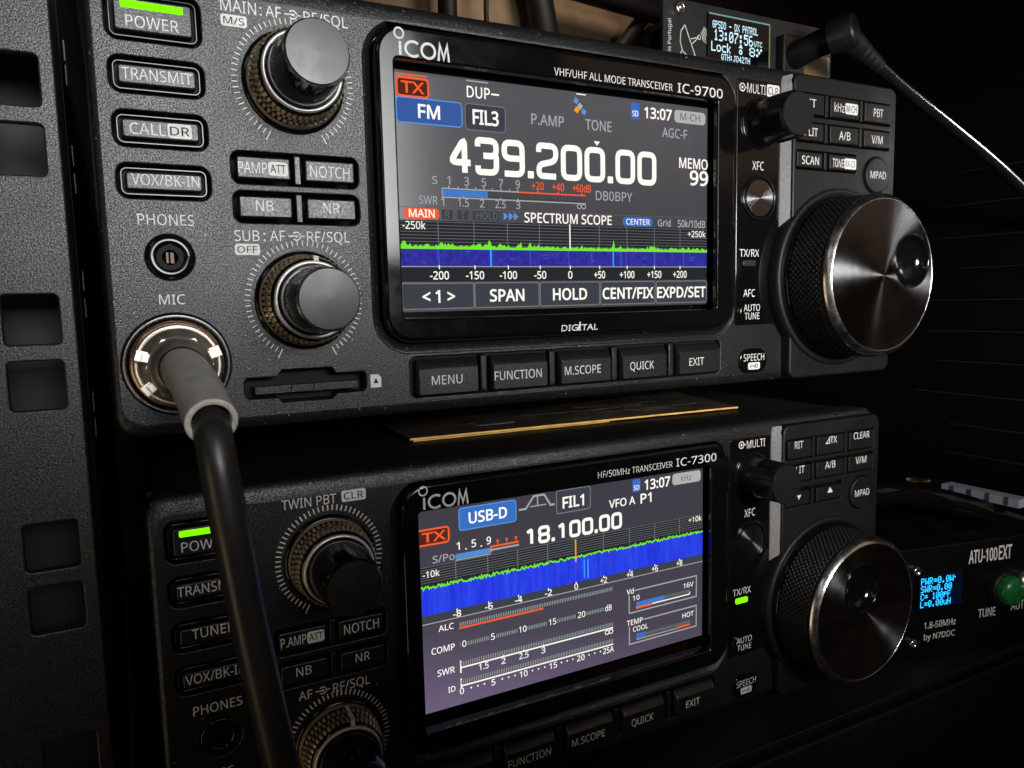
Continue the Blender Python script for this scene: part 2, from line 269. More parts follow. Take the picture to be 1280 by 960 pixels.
# ------------------------------------------------------------------ lettering
# outline alphabet: advance | contour | contour ..., cap height 480
FONT = {'(':'202|126,-106 81,-43 51,28 33,104 27,184 33,265 51,342 81,415 126,480 181,480 140,413 110,340 93,264 87,185 93,108 110,32 140,-40 181,-106',
')':'202|21,-106 62,-40 91,32 109,108 115,185 109,264 91,340 61,413 20,480 76,480 120,415 151,342 169,265 175,184 169,104 151,28 120,-43 76,-106',
'+':'384|167,75 167,213 34,213 34,261 167,261 167,400 216,400 216,261 349,261 349,213 216,213 216,75',
'-':'216|27,154 27,206 189,206 189,154',
'.':'180|89,-9 60,1 51,15 48,36 51,57 60,71 89,81 119,71 129,57 132,36 129,15 119,1',
'/':'250|7,0 185,480 243,480 64,0',
'0':'384|191,-7 142,1 102,22 72,59 43,137 33,240 37,313 49,373 69,422 99,458 140,480 191,487 241,480 281,458 312,422 341,344 351,240 347,169 335,108 314,59 284,23 243,1|191,44 237,56 268,92 286,154 291,240 286,326 268,388 237,424 191,437 145,424 115,388 98,326 92,240 98,154 115,93 145,56',
'1':'384|181,0 181,335 181,381 183,418 164,400 142,381 91,339 60,379 189,480 238,480 238,0',
'2':'384|32,0 32,49 158,176 219,240 257,296 266,324 269,355 263,390 246,415 219,431 185,436 152,433 123,424 69,390 38,430 102,470 141,482 185,486 245,478 291,452 320,412 330,359 326,322 314,288 271,224 207,155 107,56 107,54 349,54 349,0',
'3':'384|162,-7 92,-1 30,19 30,75 95,51 163,43 218,49 256,68 277,98 284,138 275,176 249,202 206,217 150,222 103,222 103,273 150,273 202,279 240,298 263,326 271,363 265,394 247,417 219,432 183,437 147,434 117,425 62,396 33,437 96,471 137,483 183,486 248,478 294,453 322,415 331,367 324,324 304,290 273,267 232,253 232,250 282,237 318,214 339,179 346,136 341,97 326,62 302,33 266,11 220,-2',
'4':'384|244,0 244,109 14,109 14,159 240,482 301,482 301,162 371,162 371,109 301,109 301,0|72,162 244,162 244,313 245,372 247,419 244,419 231,392 216,367',
'5':'384|167,-7 97,0 42,19 42,75 101,52 167,44 215,50 253,69 277,101 285,147 278,189 257,219 219,238 165,244 122,241 83,234 54,253 72,480 312,480 312,426 122,426 111,287 142,291 185,294 251,285 302,257 335,213 346,153 334,87 299,36 242,4',
'6':'384|200,-7 157,-1 118,16 84,45 59,86 42,139 37,205 46,307 59,354 79,397 108,434 146,462 195,480 257,486 288,485 316,480 316,430 288,436 258,438 215,434 181,422 153,404 132,380 117,351 106,318 96,244 100,244 119,266 143,284 174,296 214,300 270,291 314,262 343,216 353,154 342,87 311,36 263,4|199,43 238,50 268,70 288,105 294,154 288,195 271,227 242,247 201,254 172,251 146,241 126,226 110,208 100,187 97,166 108,108 122,82 142,61 168,48',
'7':'384|91,0 288,426 30,426 30,480 351,480 351,434 156,0',
'8':'384|193,-7 125,2 75,27 43,68 33,122 36,153 47,179 83,221 132,251 100,273 73,299 54,332 48,372 53,406 67,434 89,456 118,473 153,483 191,486 249,479 295,457 325,421 335,371 332,344 323,321 289,283 244,254 298,222 336,181 347,155 351,124 340,70 308,29 258,2|194,277 253,312 271,337 277,369 271,399 253,421 226,434 191,439 157,434 130,421 112,399 106,369 109,347 118,328 150,299|192,40 235,46 267,63 286,90 293,124 286,156 265,182 233,203 192,222 181,226 142,206 114,183 96,155 91,122 97,90 116,63 147,46',
'9':'384|129,-7 98,-5 69,0 69,50 128,42 171,46 205,57 233,75 254,99 269,128 280,161 289,235 285,235 267,214 243,196 211,183 171,179 115,189 72,217 43,263 34,324 38,371 53,411 76,443 106,467 143,481 187,486 230,480 269,463 302,434 328,393 344,340 349,275 340,173 327,125 307,82 279,46 240,17 191,-1|184,226 214,229 240,239 261,254 276,272 286,292 289,314 278,371 264,397 244,418 218,432 187,437 149,430 119,409 99,374 92,325 98,284 115,252 143,232',
':':'180|89,278 60,289 51,303 48,324 51,345 60,359 89,369 119,359 129,345 132,324 129,303 119,289|89,-9 60,1 51,15 48,36 51,57 60,71 89,81 119,71 129,57 132,36 129,15 119,1',
'<':'384|350,78 34,217 34,251 350,408 350,356 97,236 350,130',
'>':'384|34,78 34,130 287,236 34,356 34,408 350,251 350,217',
'A':'429|0,0 187,482 242,482 428,0 366,0 308,148 118,148 61,0|138,202 290,202 236,347 230,367 221,396 214,419 203,378 193,347',
'B':'437|65,0 65,480 202,480 281,473 338,453 373,417 384,361 378,322 361,290 332,268 293,255 293,251 348,234 369,218 386,197 397,170 400,136 389,79 356,36 303,9 234,0|126,275 214,275 266,280 299,295 316,320 322,354 315,388 294,411 258,424 205,428 126,428|126,51 222,51 276,57 311,76 330,105 336,141 329,175 310,202 274,219 218,225 126,225',
'C':'425|261,-7 194,1 139,24 96,60 65,109 47,170 41,240 48,309 67,368 100,418 146,455 203,478 271,486 342,479 404,458 379,407 330,425 271,433 223,427 182,410 149,381 116,320 105,240 115,160 146,98 178,69 219,52 270,46 330,52 385,65 385,13 329,-2',
'D':'490|65,0 65,480 213,480 281,473 338,453 385,419 420,374 442,315 449,244 442,170 420,109 383,61 333,27 272,7 199,0|126,52 191,52 261,59 315,82 354,120 378,174 385,242 380,301 364,348 338,383 281,417 204,428 126,428',
'E':'374|65,0 65,480 333,480 333,426 126,426 126,277 321,277 321,224 126,224 126,53 333,53 333,0',
'F':'349|65,0 65,480 333,480 333,426 126,426 126,257 320,257 320,203 126,203 126,0',
'G':'489|271,-7 202,1 145,23 100,59 67,108 48,169 41,240 48,310 71,370 107,419 155,456 217,479 289,486 366,479 433,458 410,406 352,425 286,433 233,427 188,410 152,381 116,320 104,240 109,186 123,139 146,100 181,70 226,52 285,46 338,49 379,57 379,199 273,199 273,253 439,253 439,18 361,-1',
'H':'498|65,0 65,480 126,480 126,277 371,277 371,480 432,480 432,0 371,0 371,224 126,224 126,0',
'I':'228|27,0 27,35 83,48 83,431 27,445 27,480 200,480 200,445 144,431 144,48 200,35 200,0',
'J':'183|-3,-128 -31,-125 -52,-119 -52,-68 -30,-73 -4,-75 28,-68 52,-44 62,3 62,480 122,480 122,7 114,-53 88,-95 48,-119',
'K':'416|65,0 65,480 126,480 126,243 167,289 208,334 338,480 408,480 218,271 416,0 345,0 175,229 126,186 126,0',
'L':'352|65,0 65,480 126,480 126,54 335,54 335,0',
'M':'609|65,0 65,480 154,480 302,87 305,87 455,480 544,480 544,0 484,0 484,295 486,364 489,420 486,420 326,0 277,0 119,420 116,420 120,364 121,291 121,0',
'N':'511|65,0 65,480 135,480 391,83 394,83 392,115 390,162 389,209 389,480 445,480 445,0 375,0 118,398 116,398 119,340 121,268 121,0',
'O':'525|263,-7 194,1 139,24 96,61 65,111 47,171 41,241 47,310 65,370 96,419 139,456 195,479 263,487 329,479 384,456 427,420 458,370 477,310 484,240 477,171 458,110 427,61 384,24 329,1|263,46 312,51 352,69 382,98 410,159 420,240 410,321 382,382 352,411 313,428 263,434 214,428 174,411 143,382 114,321 105,240 114,159 143,98 173,69 213,51',
'P':'406|65,0 65,480 192,480 273,470 329,443 361,398 372,338 368,300 354,264 330,233 294,208 245,192 181,187 126,187 126,0|126,238 174,238 234,244 276,261 301,290 310,336 302,376 280,405 242,422 187,428 126,428',
'Q':'525|372,-114 279,-6 270,-7 263,-7 194,1 139,24 96,61 65,111 47,171 41,241 47,310 65,370 96,419 139,456 195,479 263,487 329,479 384,456 427,420 458,370 477,310 484,240 475,159 448,91 405,38 344,5 459,-114|263,46 312,51 352,69 382,98 410,159 420,240 410,321 382,382 352,411 313,428 263,434 214,428 174,411 143,382 114,321 105,240 114,159 143,98 173,69 213,51',
'R':'418|65,0 65,480 197,480 275,471 329,446 361,403 372,343 369,308 358,279 342,256 322,239 276,215 408,0 337,0 221,198 126,198 126,0|126,249 197,249 248,255 283,272 303,301 310,340 303,381 281,407 245,422 194,427 126,427',
'S':'369|166,-7 91,-1 34,16 34,74 94,54 169,46 216,51 249,66 270,91 277,123 267,163 232,192 164,222 110,246 72,276 48,314 40,364 45,400 60,429 83,454 114,471 151,483 193,486 266,479 326,459 307,408 253,426 192,433 153,428 124,414 107,392 101,363 111,323 144,294 206,267 278,233 303,214 322,191 333,163 337,128 326,72 291,29 236,2',
'T':'374|156,0 156,426 7,426 7,480 366,480 366,426 217,426 217,0',
'U':'491|243,-7 188,-1 143,15 107,42 72,98 60,171 60,480 121,480 121,169 129,117 152,78 191,54 246,46 303,54 341,80 363,120 370,169 370,480 430,480 430,169 425,122 410,80 384,44 348,16 301,-1',
'V':'403|171,0 0,480 63,480 171,172 189,117 201,67 214,117 232,173 339,480 403,480 232,0',
'W':'625|135,0 8,480 71,480 146,187 160,127 169,73 179,130 194,190 279,480 341,480 429,188 445,127 455,73 465,127 479,187 553,480 616,480 488,0 427,0 334,314 323,353 314,388 310,409 303,372 287,312 196,0',
'X':'394|3,0 162,250 13,480 80,480 197,291 316,480 379,480 231,251 391,0 322,0 195,208 66,0',
'Y':'380|160,0 160,183 0,480 66,480 190,244 315,480 380,480 220,186 220,0',
'Z':'384|26,0 26,46 278,426 34,426 34,480 351,480 351,434 99,54 358,54 358,0',
'a':'377|144,-7 100,0 63,19 39,52 31,100 41,148 73,183 127,206 203,215 265,217 265,238 260,277 245,301 222,314 190,318 136,310 89,291 71,335 126,357 193,366 251,359 291,337 314,300 322,245 322,0 279,0 268,51 265,51 241,25 216,7 185,-3|158,41 200,47 234,66 256,98 264,144 264,176 211,174 154,167 118,152 98,130 92,99 97,73 110,55 132,44',
'b':'413|228,-7 189,-3 158,9 134,26 116,46 111,46 99,0 57,0 57,510 116,510 116,386 115,344 113,312 116,312 134,333 158,351 189,362 228,366 288,354 335,319 366,261 376,180 366,99 335,40 288,5|219,42 261,51 291,78 309,121 315,181 304,256 272,302 218,317 169,309 138,284 122,242 116,182 116,179 122,121 138,78 169,51',
'c':'323|201,-7 156,-2 117,13 83,38 58,73 42,120 37,178 42,238 59,286 85,322 119,347 160,362 206,367 259,361 300,347 282,298 244,310 204,315 145,300 110,254 98,179 105,121 124,79 156,53 201,44 253,50 294,65 294,13 254,-2',
'd':'413|185,-7 124,5 77,40 47,98 37,179 47,261 78,319 125,355 185,367 223,363 254,351 297,314 301,314 299,339 297,367 297,510 356,510 356,0 308,0 300,48 297,48 278,27 254,9 223,-3|194,42 243,50 274,74 292,113 298,168 298,179 292,238 275,282 244,309 193,318 152,308 122,280 104,235 98,178 104,121 122,78 152,51',
'e':'379|210,-7 162,-2 120,14 85,40 59,76 42,122 37,177 42,232 57,279 81,316 112,344 151,361 196,367 239,362 276,347 305,322 327,290 340,250 345,204 345,169 98,169 107,115 129,76 165,52 213,44 274,50 328,69 328,17 274,-1|99,216 283,216 277,257 262,290 234,311 195,318 158,312 129,291 109,259',
'g':'413|195,-161 123,-155 65,-138 65,-84 125,-105 198,-112 240,-105 271,-85 291,-53 298,-11 298,3 298,27 300,48 297,48 268,17 231,-1 185,-7 123,6 76,42 47,101 37,179 47,256 76,316 123,354 185,367 219,363 249,353 275,336 298,312 301,312 309,360 356,360 356,-6 346,-74 317,-122 267,-151|194,42 241,49 273,71 292,109 298,165 298,179 292,243 273,285 240,309 193,317 153,308 123,281 104,237 98,179 104,120 123,77 153,50',
'h':'415|57,0 57,510 116,510 116,361 113,310 117,310 137,334 164,352 195,362 229,366 287,358 328,335 352,294 361,234 361,0 302,0 302,230 293,278 266,307 222,317 171,309 139,283 122,242 116,186 116,0',
'i':'173|87,420 62,429 55,441 52,457 55,474 62,486 87,495 111,486 119,474 122,457 119,441 111,429|57,0 57,360 116,360 116,0',
'k':'359|57,0 57,510 116,510 116,244 115,216 113,185 116,185 128,201 144,221 158,238 273,360 343,360 197,206 353,0 281,0 156,168 116,132 116,0',
'l':'173|57,0 57,510 116,510 116,0',
'm':'628|57,0 57,360 105,360 113,311 117,311 137,336 162,353 192,363 223,367 273,360 310,340 333,306 336,306 358,333 386,352 418,363 452,367 505,359 543,335 566,295 574,234 574,0 515,0 515,232 507,279 483,308 442,317 397,309 367,287 350,250 345,199 345,0 286,0 286,232 278,279 253,308 212,317 166,309 137,283 121,242 116,187 116,0',
'n':'415|57,0 57,360 105,360 113,311 117,311 138,336 165,353 197,363 230,367 287,359 328,335 352,295 361,234 361,0 302,0 302,230 293,278 266,307 222,317 171,309 139,283 122,242 116,187 116,0',
'o':'406|202,-7 157,-1 117,15 84,42 58,79 42,125 37,181 48,260 82,318 135,355 204,367 250,361 290,345 324,318 349,282 365,236 370,181 359,101 325,42 271,6|203,42 251,52 283,80 303,123 309,181 303,238 283,281 251,308 203,317 155,308 123,281 104,238 98,181 104,123 123,80 156,52',
'p':'413|57,-161 57,360 105,360 113,311 116,311 135,333 158,351 189,363 228,367 288,355 335,320 366,262 376,181 366,100 335,41 288,5 228,-7 190,-3 159,9 116,46 112,46 115,17 116,-13 116,-161|219,42 249,47 273,60 291,82 305,110 315,181 309,237 291,280 261,308 218,317 171,309 140,286 123,247 116,192 116,181 122,122 138,78 169,51',
'r':'278|57,0 57,360 105,360 112,294 115,294 135,322 160,345 190,361 225,367 247,366 267,363 260,308 241,312 221,313 194,309 169,298 147,280 131,256 120,226 116,192 116,0',
's':'322|148,-7 83,-1 35,16 35,70 87,50 149,41 188,45 214,55 229,72 234,94 227,118 200,140 146,164 86,191 48,223 38,244 34,271 44,312 72,342 115,360 169,367 231,360 284,343 264,296 216,312 165,318 133,315 110,307 95,293 91,275 99,249 129,229 183,206 242,180 279,147 288,126 291,99 282,53 253,20 207,0',
't':'243|167,-7 115,3 94,16 77,37 65,66 62,105 62,314 11,314 11,343 62,366 86,443 121,443 121,360 225,360 225,314 121,314 121,106 125,77 137,57 155,46 177,42 205,44 228,49 228,4 201,-4',
'u':'415|184,-7 127,1 86,25 61,65 53,124 53,360 113,360 113,128 122,81 148,52 193,42 243,51 276,76 293,117 299,173 299,360 358,360 358,0 310,0 301,48 298,48 277,23 250,6 218,-3',
'w':'528|106,1 7,361 69,361 118,169 132,110 142,61 144,61 151,89 159,125 169,158 232,361 297,361 359,158 373,108 383,62 385,62 395,108 410,169 460,361 520,361 420,1 351,1 289,203 274,258 265,299 262,299 253,258 238,203 173,1',
'x':'355|12,0 142,184 18,360 85,360 178,224 270,360 336,360 212,184 343,0 276,0 178,144 79,0',
'y':'343|56,-161 28,-160 7,-156 7,-109 25,-111 47,-113 75,-108 97,-95 114,-75 127,-49 146,-1 1,360 64,360 142,155 160,104 172,57 175,57 187,101 206,156 279,360 343,360 187,-50 166,-96 139,-131 103,-154',
'z':'316|26,0 26,39 220,314 38,314 38,360 285,360 285,316 94,46 289,46 289,0',
' ':'174|'}

_gl = {}
def glyph(c):
    if c not in _gl:
        p = FONT[c].split('|'); L = [[tuple(int(x) for x in q.split(',')) for q in k.split()] for k in p[1:] if k]
        t = tessellate_polygon([[Vector((x, y, 0)) for x, y in k] for k in L]) if L else []
        _gl[c] = (int(p[0]), L, [orient([q for k in L for q in k], x) for x in t])
    return _gl[c]
def text(mb, s, u0, v0, u1, v1, w, m, off=0.0, f=lambda u, v: (u, v), slant=0.0, rot=False):
    """s fitted so that its ink runs from u0 to u1 and its capitals stand from v0 to v1; off thickens the strokes"""
    x = 0; items = []
    for c in s:
        adv, L, t = glyph(c); items.append((x, L, t)); x += adv
    xs = [p[0] + a for a, L, t in items for k in L for p in k]; x0, x1 = min(xs), max(xs)
    def g(px, py):
        yy = py / 480.0
        if rot: return f(u1 - yy * (u1 - u0), v0 + (px - x0) / (x1 - x0) * (v1 - v0))
        return f(u0 + (px - x0) / (x1 - x0) * (u1 - u0) + slant * yy * (v1 - v0), v0 + yy * (v1 - v0))
    th = abs(off) * 2 * (v1 - v0 if not rot else u1 - u0) * 1.6
    for a, L, t in items:
        if not t: continue
        P = [g(px + a, py) for k in L for px, py in k]
        mb.add([(p[0], w, p[1]) for p in P], t, m)
        if off > 0.002:
            for k in L: stroke(mb, [g(px + a, py) for px, py in k], th, w - .004, m, True)
def ctext(mb, s, cu, cv, h, wd, w, m, off=0.0, f=lambda u, v: (u, v)): text(mb, s, cu - wd / 2, cv - h / 2, cu + wd / 2, cv + h / 2, w, m, off, f)
def pill(mb, u0, v0, u1, v1, r, w, m, f=lambda u, v: (u, v)): mb.poly([f(*p) for p in rr(u0, v0, u1, v1, r, 3)()], w, m)
PIX = {'A': '01110 10001 10001 11111 10001 10001 10001', 'C': '01110 10001 10000 10000 10000 10001 01110', 'D': '11110 10001 10001 10001 10001 10001 11110',
 'F': '11111 10000 10000 11110 10000 10000 10000', 'G': '01110 10001 10000 10111 10001 10001 01110', 'H': '10001 10001 10001 11111 10001 10001 10001', 'J': '00111 00010 00010 00010 00010 10010 01100',
 'L': '10000 10000 10000 10000 10000 10000 11111', 'O': '01110 10001 10001 10001 10001 10001 01110', 'P': '11110 10001 10001 11110 10000 10000 10000', 'Q': '01110 10001 10001 10001 10101 10010 01101',
 'R': '11110 10001 10001 11110 10100 10010 10001', 'S': '01111 10000 10000 01110 00001 00001 11110', 'T': '11111 00100 00100 00100 00100 00100 00100', 'U': '10001 10001 10001 10001 10001 10001 01110',
 'W': '10001 10001 10001 10101 10101 11011 10001', 'X': '10001 10001 01010 00100 01010 10001 10001', '0': '01110 10001 10011 10101 11001 10001 01110', '1': '00100 01100 00100 00100 00100 00100 01110',
 '2': '01110 10001 00001 00110 01000 10000 11111', '3': '11110 00001 00001 01110 00001 00001 11110', '4': '00010 00110 01010 10010 11111 00010 00010', '5': '11111 10000 11110 00001 00001 10001 01110',
 '6': '01110 10000 10000 11110 10001 10001 01110', '7': '11111 00001 00010 00100 01000 01000 01000', '8': '01110 10001 10001 01110 10001 10001 01110', 'o': '00000 00000 01110 10001 10001 10001 01110',
 'c': '00000 00000 01111 10000 10000 10000 01111', 'k': '10000 10000 10010 10100 11000 10100 10010', 'p': '00000 11110 10001 11110 10000 10000 10000', 'u': '00000 00000 10001 10001 10001 10011 01101',
 '.': '00000 00000 00000 00000 00000 01100 01100', ':': '00000 01100 01100 00000 01100 01100 00000', '-': '00000 00000 00000 11111 00000 00000 00000', '=': '00000 00000 11111 00000 11111 00000 00000'}
def pixels(mb, s, u0, v0, u1, v1, w, m):
    pw = (u1 - u0) / (len(s) * 6 - 1); ph = (v1 - v0) / 7
    for i, ch in enumerate(s):
        if ch == ' ': continue
        for r, row in enumerate(PIX[ch].split()):
            for c, b in enumerate(row):
                if b == '1':
                    x = u0 + (i * 6 + c) * pw; y = v1 - (r + 1) * ph
                    mb.quad(x, y, x + pw * 1.04, y + ph * 1.04, w, m)

def thing(name, label, cat, base, group=None, rotz=0.0):
    o = bpy.data.objects.new(name, None); COL.objects.link(o); o.empty_display_size = .01
    o.location = Vector(true(base)) * MM; o.rotation_euler = (0, 0, rotz); o['label'] = label; o['category'] = cat
    if group: o['group'] = group
    return o
def tag(o, label, cat, group=None):
    o['label'] = label; o['category'] = cat
    if group: o['group'] = group
def place(o, base): o.location = Vector(true(base)) * MM; return o

# ================================================================== the two transceivers
AFU, AFV, SUBV = -71.1, 22.0, -24.4            # the concentric knobs
DU, DV = 100.4, -20.4                           # the tuning dial
WS = 5.0                                       # depth of the lit panel behind the bezel
frame_scale(sv=VS)
B0 = (9.0, 0.0, -53.5)                         # base point of a transceiver in its own panel millimetres

def small_button(root, name, u0, v0, u1, v1, wf, letters, label, r=.9, skirt=True, m=KEYS, inset=1.25):
    mb = MB()
    if skirt: plate(mb, rr(u0, v0, u1, v1, r + .6), [rr(u0 + .38, v0 + .38, u1 - .38, v1 - .38, r + .2)], wf + .9, wf + 3, .12, GLOSS); mb.quad(u0 + .2, v0 + .2, u1 - .2, v1 - .2, wf + 2.4, RECESS)
    plate(mb, rr(u0 + inset, v0 + inset, u1 - inset, v1 - inset, r), [], wf, wf + 2.5, .35, m)
    for fn in letters: fn(mb, wf - .02)
    return mb.build(name, B0, root, label)
def L_(s, u0, v0, u1, v1, off=0.0): return lambda mb, w: text(mb, s, u0, v0, u1, v1, w, INK, off)
def BOXL(s, u0, v0, u1, v1, off=0.006):
    def f(mb, w):
        pill(mb, u0, v0, u1, v1, .55, w, INK)
        a = (v1 - v0) * .2; b = (u1 - u0) * .1
        text(mb, s, u0 + b, v0 + a, u1 - b, v1 - a, w - .02, INKD, off)
    return f

def concentric_knob(root, cu, cv, mark_ring, mark_cap, turn, label):
    mb = MB(); mb.ws = 1.36
    lathe(mb, cu, cv, [(11.1, 1.5), (11.1, -.2), (10.7, -.6), (9.9, -.7)], GLOSS, 72)
    k = mb.build('volume_knob', B0, root, label)
    N = 2 * 44
    mb = MB(); mb.ws = 1.36
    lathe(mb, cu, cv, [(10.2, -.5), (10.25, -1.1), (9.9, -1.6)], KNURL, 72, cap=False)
    lathe(mb, cu, cv, [(9.5, -1.6), (9.35, -4.0), (9.0, -6.1)], GLOSS, 72, cap=False)
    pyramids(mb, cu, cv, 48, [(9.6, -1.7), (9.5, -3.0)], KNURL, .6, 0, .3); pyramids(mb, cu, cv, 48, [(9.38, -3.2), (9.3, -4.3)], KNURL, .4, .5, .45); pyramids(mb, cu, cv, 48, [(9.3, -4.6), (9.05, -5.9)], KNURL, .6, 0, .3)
    lathe(mb, cu, cv, [(8.9, -6.0), (8.75, -6.5), (8.0, -6.6)], GLOSS, 72, cap=False)
    if mark_ring is not None:
        a = math.radians(mark_ring)
        for (r0, w0, r1, w1) in ((9.95, -1.7, 9.45, -6.1), (9.3, -6.05, 8.2, -6.75)):
            du, dv = -math.sin(a) * .55, math.cos(a) * .55
            mb.add([(cu + r0 * math.cos(a) - du, w0, cv + r0 * math.sin(a) - dv), (cu + r0 * math.cos(a) + du, w0, cv + r0 * math.sin(a) + dv),
                    (cu + r1 * math.cos(a) + du, w1, cv + r1 * math.sin(a) + dv), (cu + r1 * math.cos(a) - du, w1, cv + r1 * math.sin(a) - dv)], [(3, 2, 1, 0)], INK)
    mb.build('outer_ring', B0, k)
    mb = MB(); mb.ws = 1.36; lathe(mb, cu, cv, [(8.45, -6.4), (8.45, -6.8), (8.15, -7.05), (7.75, -7.0), (7.6, -6.5)], RINGM, 72, cap=False); mb.build('trim_ring', B0, k)
    mb = MB(); mb.ws = 1.36
    def rib(k_, i, r): return r + (.14 if k_ % 2 and 2 <= i <= 3 and (k_ // 18) % 2 else 0)
    lathe(mb, cu, cv, [(7.5, -6.4), (7.35, -7.5), (7.0, -10.5), (6.55, -15.6), (6.5, -15.9)], GLOSS, 216, cap=False, rad=rib)
    lathe(mb, cu, cv, [(6.5, -15.8), (6.45, -16.2), (6.2, -16.5)], SILVER if turn == 0 else GLOSS, 64, cap=False)
    lathe(mb, cu, cv, [(6.25, -16.4), (6.2, -16.6), (6.05, -16.72)], CAP if turn == 0 else DARKP, 64, cap=False); lathe(mb, cu, cv, [(6.05, -16.72), (4.0, -16.8), (.05, -16.86)], CAP if turn == 0 else DARKP, 64)
    if mark_cap is not None:
        a = math.radians(mark_cap)
        pr = [(7.75, -6.6), (7.5, -7.4), (7.30, -9.2)]
        for (r0, w0), (r1, w1) in zip(pr, pr[1:]):
            du, dv = -math.sin(a) * .5, math.cos(a) * .5
            mb.add([(cu + r0 * math.cos(a) - du, w0, cv + r0 * math.sin(a) - dv), (cu + r0 * math.cos(a) + du, w0, cv + r0 * math.sin(a) + dv),
                    (cu + r1 * math.cos(a) + du, w1, cv + r1 * math.sin(a) + dv), (cu + r1 * math.cos(a) - du, w1, cv + r1 * math.sin(a) - dv)], [(3, 2, 1, 0)], INK)
    mb.build('inner_knob', B0, k)

def tick_ring(mb, cu, cv, r0, r1, a0, a1, n, wd, w):
    for i in range(n):
        a = math.radians(a0 + (a1 - a0) * i / (n - 1)); R1 = r1 + (.9 if i in (0, n - 1) else 0)
        stroke(mb, [(cu + r0 * math.cos(a), cv + r0 * math.sin(a)), (cu + R1 * math.cos(a), cv + R1 * math.sin(a))], wd, w, INK)

def knob_symbol(mb, u0, u1, v, w, wd=.28):
    c = (u0 + u1) / 2
    stroke(mb, [(u0, v), (c - .2, v)], wd, w, INK); stroke(mb, [(c + .75, v), (u1, v)], wd, w, INK)
    stroke(mb, arc(c, v, .85, .85, -140, 140), wd, w, INK); pill(mb, c - .35, v - .3, c + .35, v + .3, .28, w, INK)

def dish_symbol(mb, cu, cv, r, w):
    stroke(mb, arc(cu, cv, r, r, 0, 360, 24)[:-1], .32, w, INK, True); pill(mb, cu - r * .38, cv - r * .38, cu + r * .38, cv + r * .38, r * .36, w, INK)
    stroke(mb, [(cu + r * .9, cv), (cu + r * 1.75, cv)], .4, w, INK)

def logo(mb, w):
    stroke(mb, arc(-46.7, 35.3, 1.12, 1.12, 0, 360, 24)[:-1], .42, w, INK, True)
    stroke(mb, [(-46.5, 30.5), (-46.5, 33.6)], .62, w, INK)
    stroke(mb, arc(-43.3, 32.2, 1.9, 1.62, 48, 312, 20), .6, w, INK)
    stroke(mb, arc(-39.5, 32.2, 1.7, 1.62, 0, 360, 28)[:-1], .6, w, INK, True)
    stroke(mb, [(-36.95, 30.35), (-36.55, 34.0), (-35.6, 31.0), (-34.65, 34.0), (-34.25, 30.35)], .58, w, INK)

